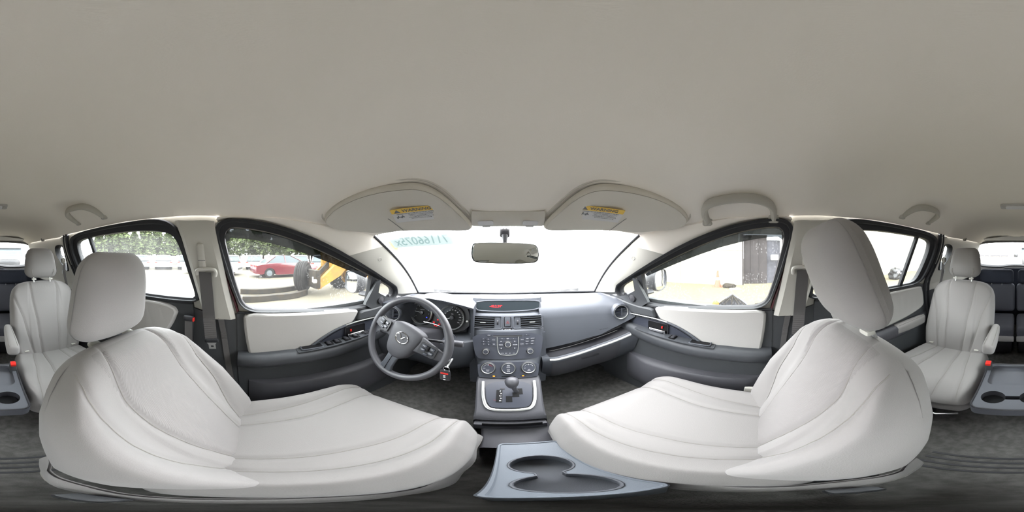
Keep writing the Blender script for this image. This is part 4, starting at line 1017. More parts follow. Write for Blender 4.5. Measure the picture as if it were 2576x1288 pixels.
# ================================================================ STEERING WHEEL
sw = thing('steering_wheel', 'dark grey three-spoke steering wheel turned slightly clockwise, winged emblem on its hub', 'steering wheel', tuple(SF.o))
ROT = radians(-16)
WF0 = SF
cR, sR = cos(ROT), sin(ROT)
WF = frame(SF.o, SF.x*cR+SF.y*sR, SF.y*cR-SF.x*sR)
RR = .178
rim = []
g = G(); ring = []
for i in range(96):
    th = 2*pi*i/96; r1 = .0150+.0022*exp(-((((th-pi*.5+pi) % (2*pi))-pi+1.2)/.4)**2)+.0022*exp(-((((th-pi*.5+pi) % (2*pi))-pi-1.2)/.4)**2)
    c = WF(RR*cos(th), RR*sin(th), 0); e = (WF.x*cos(th)+WF.y*sin(th))
    ring.append([c+e*cos(2*pi*j/16)*r1*.95+WF.z*sin(2*pi*j/16)*r1*1.1 for j in range(16)])
ring.append(ring[0]); g.rings(ring, True, False); g.build('rim', 'wheel_leather', sw)
# hub cover
def lathe_shape(P, hts, F, name, m, parent, scale=None):
    g = G(); c = sum((Vector((a,b,0)) for a, b in P), Vector())/len(P); L = []
    for s_, h in hts: L.append([F(c.x+(a-c.x)*s_, c.y+(b-c.y)*s_, h) for a, b in P])
    g.rings(L); return g.build(name, m, parent, angle=50)
hubP = [(p.x, p.y) for p in smooth([(-.068,.058,0),(0,.066,0),(.068,.058,0),(.078,.035,0),(.070,.0,0),(.058,-.05,0),(.040,-.085,0),(0,-.098,0),(-.040,-.085,0),(-.058,-.05,0),(-.070,0,0),(-.078,.035,0)], True, 2)]
lathe_shape(hubP, [(1.0,-.02),(1.0,.012),(.96,.020),(.85,.0255),(.6,.0285),(.3,.0295)], WF, 'hub_cover', 'dash_lower', sw)
# spokes
for sx in (-1,1):
    L = []
    for k, (a, b, w, h, t) in enumerate(((.060,.012,.0,.046,.010),(.085,.013,.0,.042,.012),(.115,.011,.0,.035,.011),(.150,.006,.0,.028,.006),(.176,.002,.0,.022,.0))):
        L.append([WF(sx*a, b+y, t-.0+z) for y, z in rrect(h*2*.8, .018, .007)])
    g = G(); g.rings(L); g.build('spoke', 'dash_lower', sw, angle=50)
    PF = frame(WF(sx*.112,.012,.0215), WF.x+WF.z*(-sx*.10), WF.y)
    g = G(); plate(g, PF, 0,0,.066,.052,.004,.009,-.001); pod = g.build('switch_pod', 'dark_plastic', sw)
    for bx, by, w, h, t_ in ((-.016,.012,.020,.012,'+' if sx < 0 else 'RES'),(-.016,-.004,.020,.012,'-' if sx < 0 else 'OFF'),(.016,.010,.018,.013,'MUTE' if sx < 0 else 'ON'),(.016,-.008,.018,.013,'CAN'),(0,-.018,.016,.009,None)):
        g = G(); g.rbox(PF(bx,by,.005), (w,h,.005), .002, (3,3,2), R=PF.R); g.build('button', 'stack_plastic', pod)
        if t_: lettering(t_, .0055, PF, 'white_print', pod, bx, by, .0080)
    g = G(); g.rbox(PF(0,.006,.006), (.010,.022,.008), .003, (3,5,3), R=PF.R); g.build('rocker', 'deep_black', pod)
    # bright trim legs of the lower spoke
L = []
for (b, w, t) in ((-.06,.052,.006),(-.10,.040,.010),(-.14,.040,.008),(-.178,.052,.0)):
    L.append([WF(x_, b, t+z) for x_, z in rrect(w*2*.62, .016, .006)])
g = G(); g.rings(L); g.build('spoke', 'dash_plastic', sw, angle=50)
g = G(); g.tube([WF(0,-.085,.019),WF(0,-.13,.018),WF(0,-.168,.012)], .0012, 5); g.build('spoke_groove', 'deep_black', sw)
# emblem: oval ring with a winged stroke
E_ = frame(WF(0,.004,.0300), WF.x, WF.y)
g = G(); g.tube([E_(.0285*cos(t), .0225*sin(t)*1.05+.0, .0) for t in [2*pi*i/48 for i in range(48)]], .0030, 8, True, flat=.7); em = g.build('emblem', 'chrome', sw)
Wp = smooth([(-.0260,.0105,0),(-.014,.0125,0),(-.006,.004,0),(0,-.0065,0),(.006,.004,0),(.014,.0125,0),(.0260,.0105,0)], False, 2)
g = G(); g.tube([E_(p.x,p.y,.0006) for p in Wp], [.0012+.0022*sin(pi*i/(len(Wp)-1)) for i in range(len(Wp))], 6, flat=.6); g.build('emblem_wing', 'chrome', em)
lettering('SRS', .008, WF, 'dark_plastic', sw, 0, -.048, .0285); lettering('AIRBAG', .006, WF, 'dark_plastic', sw, 0, -.058, .0275)
# ignition key with its fob
k = thing('car_key', 'black key fob with red panic button hanging from the ignition', 'key', (-.195,.50,-.50))
g = G(); kc = Vector((-.197,.475,-.455)); g.rbox(kc, (.036,.012,.056), .006, (5,3,6)); g.build('fob', 'dark_plastic', k)
g = G(); g.rbox(kc+Vector((0,-.0065,.014)), (.026,.003,.008), .0015, (3,2,2)); g.build('panic_button', 'red_plastic', k)
for z_ in (.002,-.006,-.020):
    g = G(); g.rbox(kc+Vector((0,-.0065,z_)), (.008,.003,.005), .0015, (3,2,2)); g.build('button', 'white_print', k)
g = G(); g.tube([kc+Vector((.004+.010*cos(t), 0, .036+.010*sin(t))) for t in [2*pi*i/24 for i in range(24)]], .0012, 6, True); g.build('key_ring', 'chrome', k)
g = G(); g.tube([kc+Vector((.006,.0,.042)), kc+Vector((.008,.015,.050)), kc+Vector((.008,.05,.052))], [.004,.0035,.0035], 6); g.build('blade', 'satin_metal', k)
# ================================================================ CENTRE CONSOLE
co = thing('center_console', 'dark console with silver U trim, shift gate and twin cupholders between front seats', 'console', (0,.4,-.98))
def cw(y): return interp(y, [(.44,.108),(.52,.112),(.66,.132),(.70,.133)])
g = G(); L = []
for y, z in ((.70,-.640),(.66,-.648),(.60,-.676),(.54,-.706),(.505,-.722),(.485,-.738),(.478,-.760)):
    w = cw(y); L.append([Vector((-w,y+.0,-.98)), Vector((-w,y,z-.03)), Vector((-w,y,z-.006)), Vector((-w+.006,y,z)), Vector((-w*.6,y,z)), Vector((0,y,z)), Vector((w*.6,y,z)), Vector((w-.006,y,z)), Vector((w,y,z-.006)), Vector((w,y,z-.03)), Vector((w,y+.0,-.98))])
g.rings(L, False, False); g.build('shift_housing', 'dash_lower', co, angle=35)
PL = frame((0,.595,-.6745), (1,0,0), (0,.12,.058))
g = G(); g.prism([PL(p.x,p.y,-.002) for p in smooth([(-.095,.075,0),(.095,.075,0),(.082,-.03,0),(.068,-.068,0),(.05,-.078,0),(-.05,-.078,0),(-.068,-.068,0),(-.082,-.03,0)], True, 2)], PL.z*.006); sp_ = g.build('shift_panel', 'stack_plastic', co)
U = smooth([(-.104,.070,0),(-.098,.01,0),(-.086,-.050,0),(-.070,-.082,0),(-.045,-.090,0),(0,-.091,0),(.045,-.090,0),(.070,-.082,0),(.086,-.050,0),(.098,.01,0),(.104,.070,0)], False, 2)
g = G(); g.tube([PL(p.x,p.y,.004) for p in U], .0065, 10, flat=.7); g.build('silver_trim', 'satin_metal', co)
g = G(); plate(g, PL, -.036,-.012,.022,.070,.003,.002,.003); gi = g.build('gear_indicator', 'deep_black', co)
for i, t_ in enumerate('PRNDM'): lettering(t_, .010, PL, 'white_print' if t_ != 'D' else 'white_print', gi, -.032+.003*(i%2), .015-.0135*i, .0066)
lettering('+ -', .008, PL, 'red_print', gi, -.050, -.036, .0066)
g = G(); plate(g, PL, -.025,.030,.018,.008,.003,.002,.003); g.build('lock_release', 'dark_plastic', co)
G_ = [(.022,.030),(.050,.030),(.050,-.004),(.036,-.004),(.036,-.018),(.010,-.018),(.010,-.046),(-.012,-.046),(-.012,-.012),(.012,-.012),(.012,.008),(.022,.008)]
g = G(); g.prism([PL(a,b,.0042) for a,b in G_], PL.z*.0012); g.build('shift_gate', 'deep_black', co)
# open cubby under the trim, low tunnel in front of the cupholders
g = G(); g.rbox((0,.47,-.80), (.215,.03,.05), .006, (6,3,3)); g.build('cubby_lip', 'dash_lower', co)
g = G(); g.box((0.005,.452,-.765), (.17,.004,.026)); g.build('cubby_opening', 'deep_black', co)
g = G(); L = []
for y, z, w in ((.49,-.81,.10),(.45,-.815,.098),(.40,-.82,.09),(.34,-.82,.085)):
    L.append([Vector((.015-w,y,-.98)), Vector((.015-w,y,z-.01)), Vector((.015-w*.9,y,z)), Vector((.015+w*.9,y,z)), Vector((.015+w,y,z-.01)), Vector((.015+w,y,-.98))])
g.rings(L, False, False); g.build('tunnel', 'dash_lower', co, angle=50)
zc_ = -.72; out_ = [Vector((.031+a, .192+b, zc_)) for a, b in rrect(.116,.256,.012,5)]
ca, cb_ = (.032,.212,.0435), (.032,.120,.0435)
cc = two_cups((ca[0],ca[1],ca[2]), (cb_[0],cb_[1],cb_[2]), zc_, .016)
g = G(); g.fill(out_, [cc]); g.rings([out_, [Vector((.030+(p.x-.030)*1.03, .192+(p.y-.192)*1.015, zc_-.006)) for p in out_], [p+Vector((0,0,-.24)) for p in out_]], True, False)
g.build('cupholder_body', 'cup_plastic', co, angle=50)
g = G(); lo_ = [Vector((.030+(p.x-.030)*.93, p.y, zc_-.055)) for p in cc]; g.rings([cc, lo_], True, False); g.fill(lo_); g.build('cupholder_well', 'dash_plastic', co)
g = G(); g.tube([p+Vector((0,0,.0005)) for p in cc], .0020, 6, True); g.build('cupholder_rim', 'grey_trim', co).data.materials[0] = M['tray_plastic']
g = G(); g.tube([p+Vector((0,0,.001)) for p in out_], .0035, 6, True); g.build('body_rim', 'grey_trim', co).data.materials[0] = M['cup_plastic']
# shift lever
gl = thing('shift_lever', 'short shift lever with rounded grey knob standing in the gate', 'lever', (.03,.60,-.68))
g = G(); kn = Vector((.010,.580,-.566))
g.rbox(kn, (.052,.052,.052), .0259, (12,12,12), lambda p: Vector((p.x*(1+.1*(p.z/.026)), p.y*1.05, p.z*(1 if p.z > 0 else 1.5)))); g.build('knob', 'wheel_leather', gl)
g = G(); g.tube([kn+Vector((.004,.006,-.028)), Vector((.020,.600,-.64)), Vector((.030,.608,-.672))], [.012,.009,.010], 12); g.build('shaft', 'satin_metal', gl).data.materials[0] = M['dash_lower']
# pedals' dark well is behind the seats; kick panels
g = G(); g.box((-.50,1.05,-.80), (.30,.03,.30), Matrix.Rotation(.4,3,'X')); tag(g.build('trim_40', 'carpet'), 'dark footwell board ahead of the driver', kind='structure')
g = G(); g.box((.42,1.05,-.80), (.42,.03,.30), Matrix.Rotation(.4,3,'X')); tag(g.build('trim_41', 'carpet'), 'dark footwell board ahead of the passenger', kind='structure')
# ================================================================ ROOF FITTINGS, MIRRORS, BELTS
def cz(x, y): # height of the headliner
    s = min(1, abs(x)/.56); zm = interp(y, [(-2.2,.21),(-2.05,.255),(-1.8,.285),(-1.2,.30),(-.6,.295),(0,.270),(.25,.243),(.45,.185),(.62,.118)])
    return lerp(zm, zrail(min(y,.52)), s**4.5)
for sgn in (-1,1):
    nm = 'driver' if sgn < 0 else 'passenger'
    v = thing('sun_visor', 'folded cloth sun visor with yellow WARNING label above the %s side' % nm, 'sun visor', (sgn*.33,.42,.17))
    # outline in plan (x, y): inner rear corner rounded, tapering outward
    P = [(.125,.575),(.165,.46),(.185,.395),(.215,.355),(.27,.335),(.40,.292),(.48,.262),(.522,.252),(.542,.275),(.548,.33),(.53,.41),(.500,.50),(.36,.565),(.22,.592),(.14,.60)]
    P = [(p.x, p.y) for p in smooth([(a,b,0) for a,b in P], True, 2)]
    def zz(x, y, d): return min(cz(x,y), interp(y,[(.2,.30),(.45,.185),(.62,.125)]))-d
    n = len(P); cx_ = sum(p[0] for p in P)/n; cy_ = sum(p[1] for p in P)/n
    def ringat(s, d, dd=0): return [Vector((sgn*(cx_+(a-cx_)*s), cy_+(b-cy_)*s, zz(cx_+(a-cx_)*s, cy_+(b-cy_)*s, d))) for a, b in P]
    g = G(); g.rings([ringat(.96,.008), ringat(1.0,.016), ringat(1.0,.024), ringat(.975,.0305)], True, False)
    L = [ringat(s, .0315+.001*(1-s)) for s in (.975,.8,.6,.4,.2,.02)]; g.rings(L, True, False)
    vb = g.build('visor_body', 'visor_cloth', v, angle=60)
    # dark recess line of the headliner around it
    q = G(); q.tube([Vector((sgn*(cx_+(a-cx_)*1.03), cy_+(b-cy_)*1.05, cz(cx_+(a-cx_)*1.03, cy_+(b-cy_)*1.05)-.001)) for a, b in P], .005, 6, True); q.build('recess_edge', 'visor_cloth', v)
    # seam line across
    q = G(); q.tube([Vector((sgn*.395, y-.01, zz(.395,y-.01,.0335))) for y in [.45+.11*i/8 for i in range(9)]], .0010, 4); q.build('fold_seam', 'grey_print', v)
    # warning label
    lx, ly = .288, .452; e = .02
    nx_ = Vector((1, sgn*-.12, 0)); p0 = Vector((sgn*lx, ly, zz(lx,ly,.0342))); ty = Vector((0, -.1, zz(lx,ly-.05,.0342)-zz(lx,ly+.05,.0342)))
    tx = Vector((.1, -sgn*.038, (zz(lx+.05*sgn,ly,.0342)-zz(lx-.05*sgn,ly,.0342))))
    F = frame(p0, tx, ty); 
    if F.z.z > 0: F = frame(p0, tx, -ty)
    F = frame(F.o+F.z*.0055, F.x, F.y)
    q = G(); plate(q, F, 0,-.010,.150,.060,.0008,.003); lb = q.build('warning_label', 'label_paper', v)
    q = G(); plate(q, F, 0,.026,.150,.024,.0010,.003); q.build('label_band', 'yellow_print', lb)
    lettering('WARNING', .0200, F, 'grey_print', lb, .008, .026, .0018, sx=.95, bold=.0003)
    q = G(); q.add([F(-.066,.018,.0016),F(-.044,.018,.0016),F(-.055,.035,.0016)], [(0,1,2)]); q.build('triangle_mark', 'grey_print', lb, smooth=False)
    lettering('CHILDREN CAN BE KILLED OR INJURED BY AIR BAG', .0052, F, 'grey_print', lb, 0, .009, .0012)
    for i, t_ in enumerate(('The BACK SEAT is the SAFEST place for children.','NEVER put a rear-facing child seat in the front.','Always use SEAT BELTS and CHILD RESTRAINTS.','Sit as far back as possible from the air bag.')):
        lettering(t_, .0040, F, 'grey_print', lb, .018, .001-.0075*i, .0012)
    for a in (-.058,-.044):
        q = G(); q.prism([F(a+p*.0062,-.006+r*.0075,.001) for p, r in ((-1,-1),(-.2,-1),(0,-.3),(1,-.6),(1,.1),(.2,.2),(.6,1),(-.1,1),(-.4,.1),(-1,.3))], F.z*.0005); q.build('picture_mark', 'grey_print', lb)
    q = G(); q.tube([Vector((sgn*.185,.585,zz(.185,.585,.006))), Vector((sgn*.215,.592,zz(.215,.585,.006)))], .006, 8); q.build('visor_pin', 'grey_trim', v)
# small clips that hold the visors and the map light pod
mp_ = thing('map_light', 'grey overhead console with two map light lenses above the mirror', 'lamp', (0,.545,.14))
g = G(); L = []
for y, w, d in ((.535,.120,.001),(.545,.125,.006),(.57,.130,.010),(.600,.135,.011),(.616,.132,.006)):
    L.append([Vector((s*w, y-.02*abs(s)**4, cz(0,y)-d*(1-.0*abs(s)) if abs(s) < .99 else cz(0,y)+.004)) for s in [-1,-.97,-.9,-.5,0,.5,.9,.97,1]])
g.rings(L, False, False); g.build('pod', 'visor_cloth', mp_, angle=50)
for sx in (-1,1):
    F = frame((sx*.08,.580,cz(0,.580)-.0125), (1,0,0), (0,.10,-(cz(0,.515)-cz(0,.615))));
    if F.z.z > 0: F = frame(F.o, (-1,0,0), F.y)
    g = G(); plate(g, F, 0,0,.055,.030,.003,.006); g.build('lens', 'label_paper', mp_)
    g = G(); plate(g, F, 0,.022,.030,.008,.003,.003); g.build('switch', 'grey_trim', mp_)
# rear dome light
dl = thing('dome_light', 'small rectangular dome light on the rear headliner', 'lamp', (0,-.9,.28))
F = frame((-.005,-.93,cz(0,-.93)-.002), (-1,0,0), (0,1,0))
g = G(); plate(g, F, 0,0,.175,.075,.010,.014); g.build('bezel', 'grey_trim', dl)
g = G(); plate(g, F, 0,0,.115,.058,.014,.010); g.build('lens', 'white_print', dl)
g = G(); plate(g, F, .07,0,.016,.03,.013,.004); g.build('switch', 'cream_trim', dl)
# grab handles
def grab(pts, label, r=.0115, w=1.7):
    t = thing('grab_handle', label, 'handle', tuple(sum(pts, Vector())/len(pts)), 'fixed roof grab handles')
    g = G(); q = smooth(pts, False, 2); g.tube(q, r, 12, flat=w, up=(0,0,1) if 0 else None); g.build('grip', 'cream_trim', t)
    for e, f in ((0,1),(-1,-2)):
        a = pts[e]; g = G(); g.rbox(a+Vector((.004 if a.x > 0 else -.004,0,0)), (.022,.040,.040), .009, (4,5,5)); g.build('end_cap', 'cream_trim', t)
    return t
def hpts(sgn, y0, y1, drop, xin=.0, base=.150, top=.195):
    # the handle hangs on the curved edge of the headliner, the ends lower
    P = []
    for y, z, o in ((y0,base,.004),(y0+.004*(1 if y1 > y0 else -1),base+.022,.026),(lerp(y0,y1,.12),lerp(base,top,.85),.040),(lerp(y0,y1,.35),top,.044),(lerp(y0,y1,.65),top+.003,.044),(lerp(y0,y1,.88),lerp(base,top,.9),.040),(y1-.004*(1 if y1 > y0 else -1),base+.028,.026),(y1,base+.006,.004)):
        # inner face of the headliner at this height
        x = .40
        while x < .565 and cz(x, y) > z: x += .002
        P.append(Vector((sgn*(x-o+.0), y, z-.0)))
    return P
grab(hpts(1, .195, -.045, 0, base=.130, top=.176), 'cream grab handle above the front passenger window')
grab(hpts(1, -.62, -.86, 0, base=.205, top=.245), 'cream grab handle above the passenger side sliding door')
grab(hpts(-1, -.62, -.86, 0, base=.205, top=.250), 'cream grab handle above the driver side sliding door')
# coat hooks
for sgn in (-1,1):
    t = thing('coat_hook', 'tiny cream hook at the headliner corner above the %s captain chair' % ('driver side' if sgn < 0 else 'passenger side'), 'hook', (sgn*.42,-1.62,.14))
    g = G(); b_ = Vector((sgn*.47,-1.45,.150)); g.rbox(b_, (.03,.03,.022), .008, (4,4,4)); g.build('base', 'cream_trim', t)
    g = G(); g.tube(smooth([b_, b_+Vector((-sgn*.015,.02,-.012)), b_+Vector((-sgn*.025,.03,.012))]), .004, 8); g.build('hook', 'grey_print', t)
# interior mirror
rm = thing('rear_view_mirror', 'rectangular rear view mirror hanging before the bright windshield', 'mirror', (0,.66,.0))
mc = Vector((-.012,.600,.012)); F = frame(mc, (1,.10,0), (0,.12,1))
P = [(p.x,p.y) for p in smooth([(-.122,.030,0),(-.105,.040,0),(.10,.036,0),(.128,.026,0),(.130,-.030,0),(.10,-.042,0),(-.10,-.038,0),(-.124,-.024,0)], True, 2)]
if F.z.y > 0: pass
sg = 1 if F.z.y < 0 else -1
lathe_shape(P, [(.80,-.028*sg),(.95,-.018*sg),(1.0,-.004*sg),(1.0,.003*sg),(.965,.0045*sg)], F, 'housing', 'black_plastic', rm)
lathe_shape(P, [(.965,.0040*sg),(.955,.0055*sg),(.5,.0056*sg)], F, 'mirror_glass', 'mirror_glass', rm)
g = G(); g.tube([mc+Vector((0,.02,.01)), mc+Vector((0,.035,.045)), mc+Vector((0,.045,.070))], [.010,.009,.013], 12); g.build('arm', 'black_plastic', rm)
g = G(); g.rbox(mc+Vector((0,.055,.082)), (.040,.020,.040), .009, (5,4,5)); g.build('mount', 'dark_plastic', rm)
# door mirrors outside, with sail cover inside
for sgn in (-1,1):
    nm = 'driver' if sgn < 0 else 'passenger'
    t = thing('door_mirror', 'dark outside mirror by the %s window reflecting the red car side' % nm, 'mirror', (sgn*.86,.74,-.30))
    d1 = flip([aty(862,728,.60)], sgn)[0]
    c = Vector((sgn*.895,.640,-.165)); F = frame(c, (1, sgn*.18, 0), (0,.05,1)); sg = 1 if F.z.y < 0 else -1
    P = [(p.x,p.y) for p in smooth([(-.095*sgn,.075,0),(.06*sgn,.072,0),(.100*sgn,.05,0),(.098*sgn,-.03,0),(.075*sgn,-.075,0),(-.05*sgn,-.080,0),(-.100*sgn,-.045,0)], True, 2)]
    lathe_shape(P, [(.35,-.10*sg),(.75,-.085*sg),(.95,-.05*sg),(1.0,-.015*sg),(1.0,.0*sg),(.94,.004*sg),(.91,-.004*sg)], F, 'housing', 'dark_plastic', t)
    lathe_shape(P, [(.90,-.003*sg),(.5,-.002*sg)], F, 'mirror_glass', 'mirror_glass', t)
    g = G(); g.tube([Vector((sgn*.665,.735,-.255)), Vector((sgn*.74,.70,-.245)), Vector((sgn*.82,.66,-.235))], [.05,.038,.035], 12, flat=.45); g.build('arm', 'dark_plastic', t)
    s_ = G(); s_.sidefill([(.56,-.262),(.60,-.135),(.625,-.125),(.635,-.20),(.70,-.235),(.78,-.262),(.70,-.285),(.6,-.290)], [], -.020, sgn, Vector((sgn*.02,0,0))); so = s_.build('trim_%d' % (50 if sgn < 0 else 51), 'black_plastic'); tag(so, 'black corner cover with tweeter below the %s mirror' % nm, kind='structure')
    Ft = frame(S(.665,-.252,sgn,-.022), (0,1,0), (0,0,1)); 
    g = G(); hh = 1 if Ft.z.x*sgn < 0 else -1; g.lathe([(.024,0),(.021,.006*hh),(.0005,.008*hh)], Ft, 24); g.build('tweeter', 'dark_plastic', so)
# seat belts on the middle pillars
def belt(sgn, label, ygap=0):
    t = thing('seat_belt', label, 'seat belt', (sgn*.62,-.19,-.4), 'front seat belts on the middle pillars')
    def q(u, v, off=-.02): return flip([onside(u, v, off)], sgn)[0]
    a, b = q(507,625,-.016), q(507,672,-.016)
    g = G(); c = (a+b)/2; R_ = Matrix.Rotation(radians(-20)*sgn*-1*-1, 3, 'Y'); g.rbox(c, (.022,.030,.115), .009, (4,5,10), R=Matrix.Rotation(atan2((a.x-b.x),(a.z-b.z)),3,'Y')); ad = g.build('height_adjuster', 'cream_trim', t)
    g = G(); g.tube([q(498,655,-.030), q(516,655,-.030)], .0010, 4); g.build('adjuster_line', 'grey_print', ad)
    r = q(520,682,-.030)
    g = G(); g.tube(smooth([q(496,690,-.03), q(494,680,-.034), q(505,677,-.034), q(535,677,-.034), q(543,682,-.034), q(541,694,-.030)]), [.0075]*len(smooth([0,0,0,0,0,0] and [Vector((0,0,i)) for i in range(6)])), 8); g.build('guide_ring', 'cream_trim', t)
    # strap: a flat band from the guide down, free end with tongue
    up = [q(500,684,-.030), q(505,740,-.034), q(511,800,-.036), q(517,862,-.040)]; dn = [q(531,686,-.030), q(536,740,-.034), q(541,800,-.036), q(546,858,-.040)]
    g = G(); A = resample(up, 20); B = resample(dn, 20); th = Vector((sgn*.0022,0,0)); g.rings([[A[i], B[i], B[i]+th, A[i]+th] for i in range(20)]); g.build('strap', 'belt_webbing', t)
    up = [q(524,690,-.012), q(540,760,-.008), q(556,840,-.006), q(575,960,-.004)]; dn = [q(541,694,-.012), q(556,760,-.008), q(570,840,-.006), q(590,960,-.004)]
    g = G(); A = resample(up, 16); B = resample(dn, 16); g.rings([[A[i], B[i], B[i]+th, A[i]+th] for i in range(16)]); g.build('strap', 'belt_webbing', t)
    c = q(532,857,-.046); F = frame(c, q(552,857,-.046)-q(512,857,-.046), Vector((0,0,1)))
    h = -1 if F.z.x*sgn > 0 else 1
    g = G(); g.rbox(c, (.058,.020,.012), .006, (8,3,3), R=F.R); g.build('tongue_grip', 'rubber', t)
    g = G(); o_ = [(-.022,-.006),(.022,-.006),(.014,-.020),(.014,-.042),(-.014,-.042),(-.014,-.020)]; h_ = [(-.006,-.024),(.006,-.024),(.006,-.033),(-.006,-.033)]
    g.fill([F(x,y,0) for x,y in o_], [[F(x,y,0) for x,y in h_]], F.z*.003); g.build('tongue', 'satin_metal', t)
belt(-1, 'grey belt hanging on the driver side middle pillar, silver tongue below')
belt(1, 'grey belt hanging on the passenger side middle pillar behind the headrest')
# rear buckle tucked in the black panel behind the driver's belt
t = thing('rear_belt_buckle', 'black and red buckle tucked in the panel behind the driver side belt', 'buckle', (-.66,-.27,-.35))
c = onside(475,800,-.03)
g = G(); g.rbox(c, (.025,.045,.028), .008, (4,5,4)); g.build('housing', 'dark_plastic', t)
g = G(); g.rbox(c+Vector((.006,.024,-.002)), (.016,.008,.018), .003, (3,3,3)); g.build('release_button', 'red_plastic', t)
g = G(); g.box(c+Vector((-.008,-.004,-.09)), (.003,.036,.15)); g.build('strap', 'belt_webbing', t)
# belts by the rear quarter windows
for sgn in (-1,1):
    t = thing('rear_seat_belt', 'belt with round cream guide beside the %s quarter window' % ('driver side' if sgn < 0 else 'passenger side'), 'seat belt', (sgn*.6,-1.22,-.1))
    c = S(-1.225,-.035,sgn,-.035)
    g = G(); g.lathe([(.0005,.018),(.016,.016),(.024,.006),(.024,-.004),(.018,-.012)], frame(c, (0,1,0), (0,0,1)) if sgn > 0 else frame(c, (0,-1,0), (0,0,1)), 20); g.build('guide_cap', 'cream_trim', t)
    g = G(); g.tube(smooth([c+Vector((0,.022,.0)), c+Vector((0,.028,-.022)), c+Vector((0,.010,-.036))]), .005, 8); g.build('guide_ring', 'cream_trim', t)
    g = G(); A = resample([c+Vector((0,.02,-.02)), c+Vector((0,.020,-.10)), S(-1.20,-.5,sgn,-.03), S(-1.20,-.9,sgn,-.02)], 16)
    g.rings([[p+Vector((0,-.022,0)), p+Vector((0,.022,0)), p+Vector((sgn*.002,.022,0)), p+Vector((sgn*.002,-.022,0))] for p in A]); g.build('strap', 'belt_webbing', t)
    g = G(); g.box(c+Vector((-sgn*.002,-.002,-.095)), (.006,.012,.03)); g.build('tongue', 'satin_metal', t)
# sliding rails of carpet strips and metal bits on the rear floor
for i, y in enumerate((-.30,-.33,-.36,-.39)):
    g = G(); g.box((.0,y+.06,-.9785), (.34,.010,.004)); tag(g.build('trim_%d' % (60+i), 'dark_plastic'), 'thin dark floor groove strip', kind='structure')
# ================================================================ OUTSIDE
g = G(); n = 40
P = [[Vector((-60+120*i/n, -60+120*j/n, -H)) for j in range(n+1)] for i in range(n+1)]
g.grid(P); tag(g.build('ground', 'asphalt', smooth=False), 'pale wet asphalt yard', kind='structure')
g = G(); g.box((8.0,-6,-H+.005), (11,40,.02)); tag(g.build('ground_gravel', 'gravel'), 'tan gravel strip beside the white wall', kind='structure')
g = G(); g.box((0,-15.2,-H+.012), (30,9,.02)); g.build('ground_brick', 'gravel').data.materials[0] = mat('red_dirt', (104,84,72), .9, vscale=3, rgb2=(88,72,62)); bpy.data.objects['ground_brick']['kind'] = 'structure'
# --- long white wall with dark doorway, standing right of the car
def wall_piece(a, b, z0, z1, name='wall_panel', par=None, m='wall_siding', out=0):
    g = G(); a = Vector(a+(0,)); b = Vector(b+(0,)); d = (b-a); nrm = Vector((-d.y, d.x, 0)).normalized()
    if nrm.x > 0: nrm = -nrm
    g.prism([a+Vector((0,0,z0))+nrm*out, b+Vector((0,0,z0))+nrm*out, b+Vector((0,0,z1))+nrm*out, a+Vector((0,0,z1))+nrm*out], -nrm*.08)
    return g.build(name, m, par, smooth=False)
wl = thing('warehouse_wall', 'long white metal-sided warehouse wall with dark doorway beyond the passenger windows', 'building', (7.5,-4,-H))
W0, W1 = Vector((6.2,9.0)), Vector((8.9,-18.0))
def wp(t): p = W0.lerp(W1, t); return (p.x, p.y)
tl = (W1-W0).length; t0 = .0
T0_, T1_ = (W0.y-.75)/(W0.y-W1.y), (W0.y+.95)/(W0.y-W1.y)
k = 0; step = .9/tl; t = 0
while t < 1:
    t2 = min(1, t+step)
    for a, b in ((t, t2),):
        if b <= T0_ or a >= T1_: wall_piece(wp(a), wp(b-.0006), -H, 4.2, par=wl)
        else:
            if a < T0_: wall_piece(wp(a), wp(T0_), -H, 4.2, par=wl)
            if b > T1_: wall_piece(wp(T1_), wp(b-.0006), -H, 4.2, par=wl)
    t = t2
wall_piece(wp(T0_), wp(T1_), .92, 4.2, par=wl)
o_ = wall_piece(wp(T0_), wp(lerp(T0_,T1_,.62)), -H, .92, 'door_leaf', wl, 'dark_door_paint', -.30)
for f in (.2,.42):
    wall_piece(wp(lerp(T0_,T1_,f-.01)), wp(lerp(T0_,T1_,f+.01)), -H+.1, .85, 'door_rib', wl, 'dark_door_paint', -.26)
wall_piece(wp(lerp(T0_,T1_,.62)), wp(T1_), -H, .70, 'side_panel', wl, 'tarp_grey', -.45)
for a, b in ((T0_-.0022,T0_),(T1_,T1_+.0022)): wall_piece(wp(a), wp(b), -H, .98, 'door_post', wl, 'dark_door_paint', .03)
for z in (.2,.9,1.8): 
    wall_piece(wp(0), wp(T0_-.003), z, z+.02, 'wall_rail', wl, 'wall_siding', .02)
g = G(); e_ = W0.lerp(W1, lerp(T0_,T1_,.8)); g.rbox((e_.x+.1,e_.y,-.10), (.22,.35,.26), .04, (4,4,4)); hl = g.build('wall_lamp', 'fence_white', wl)
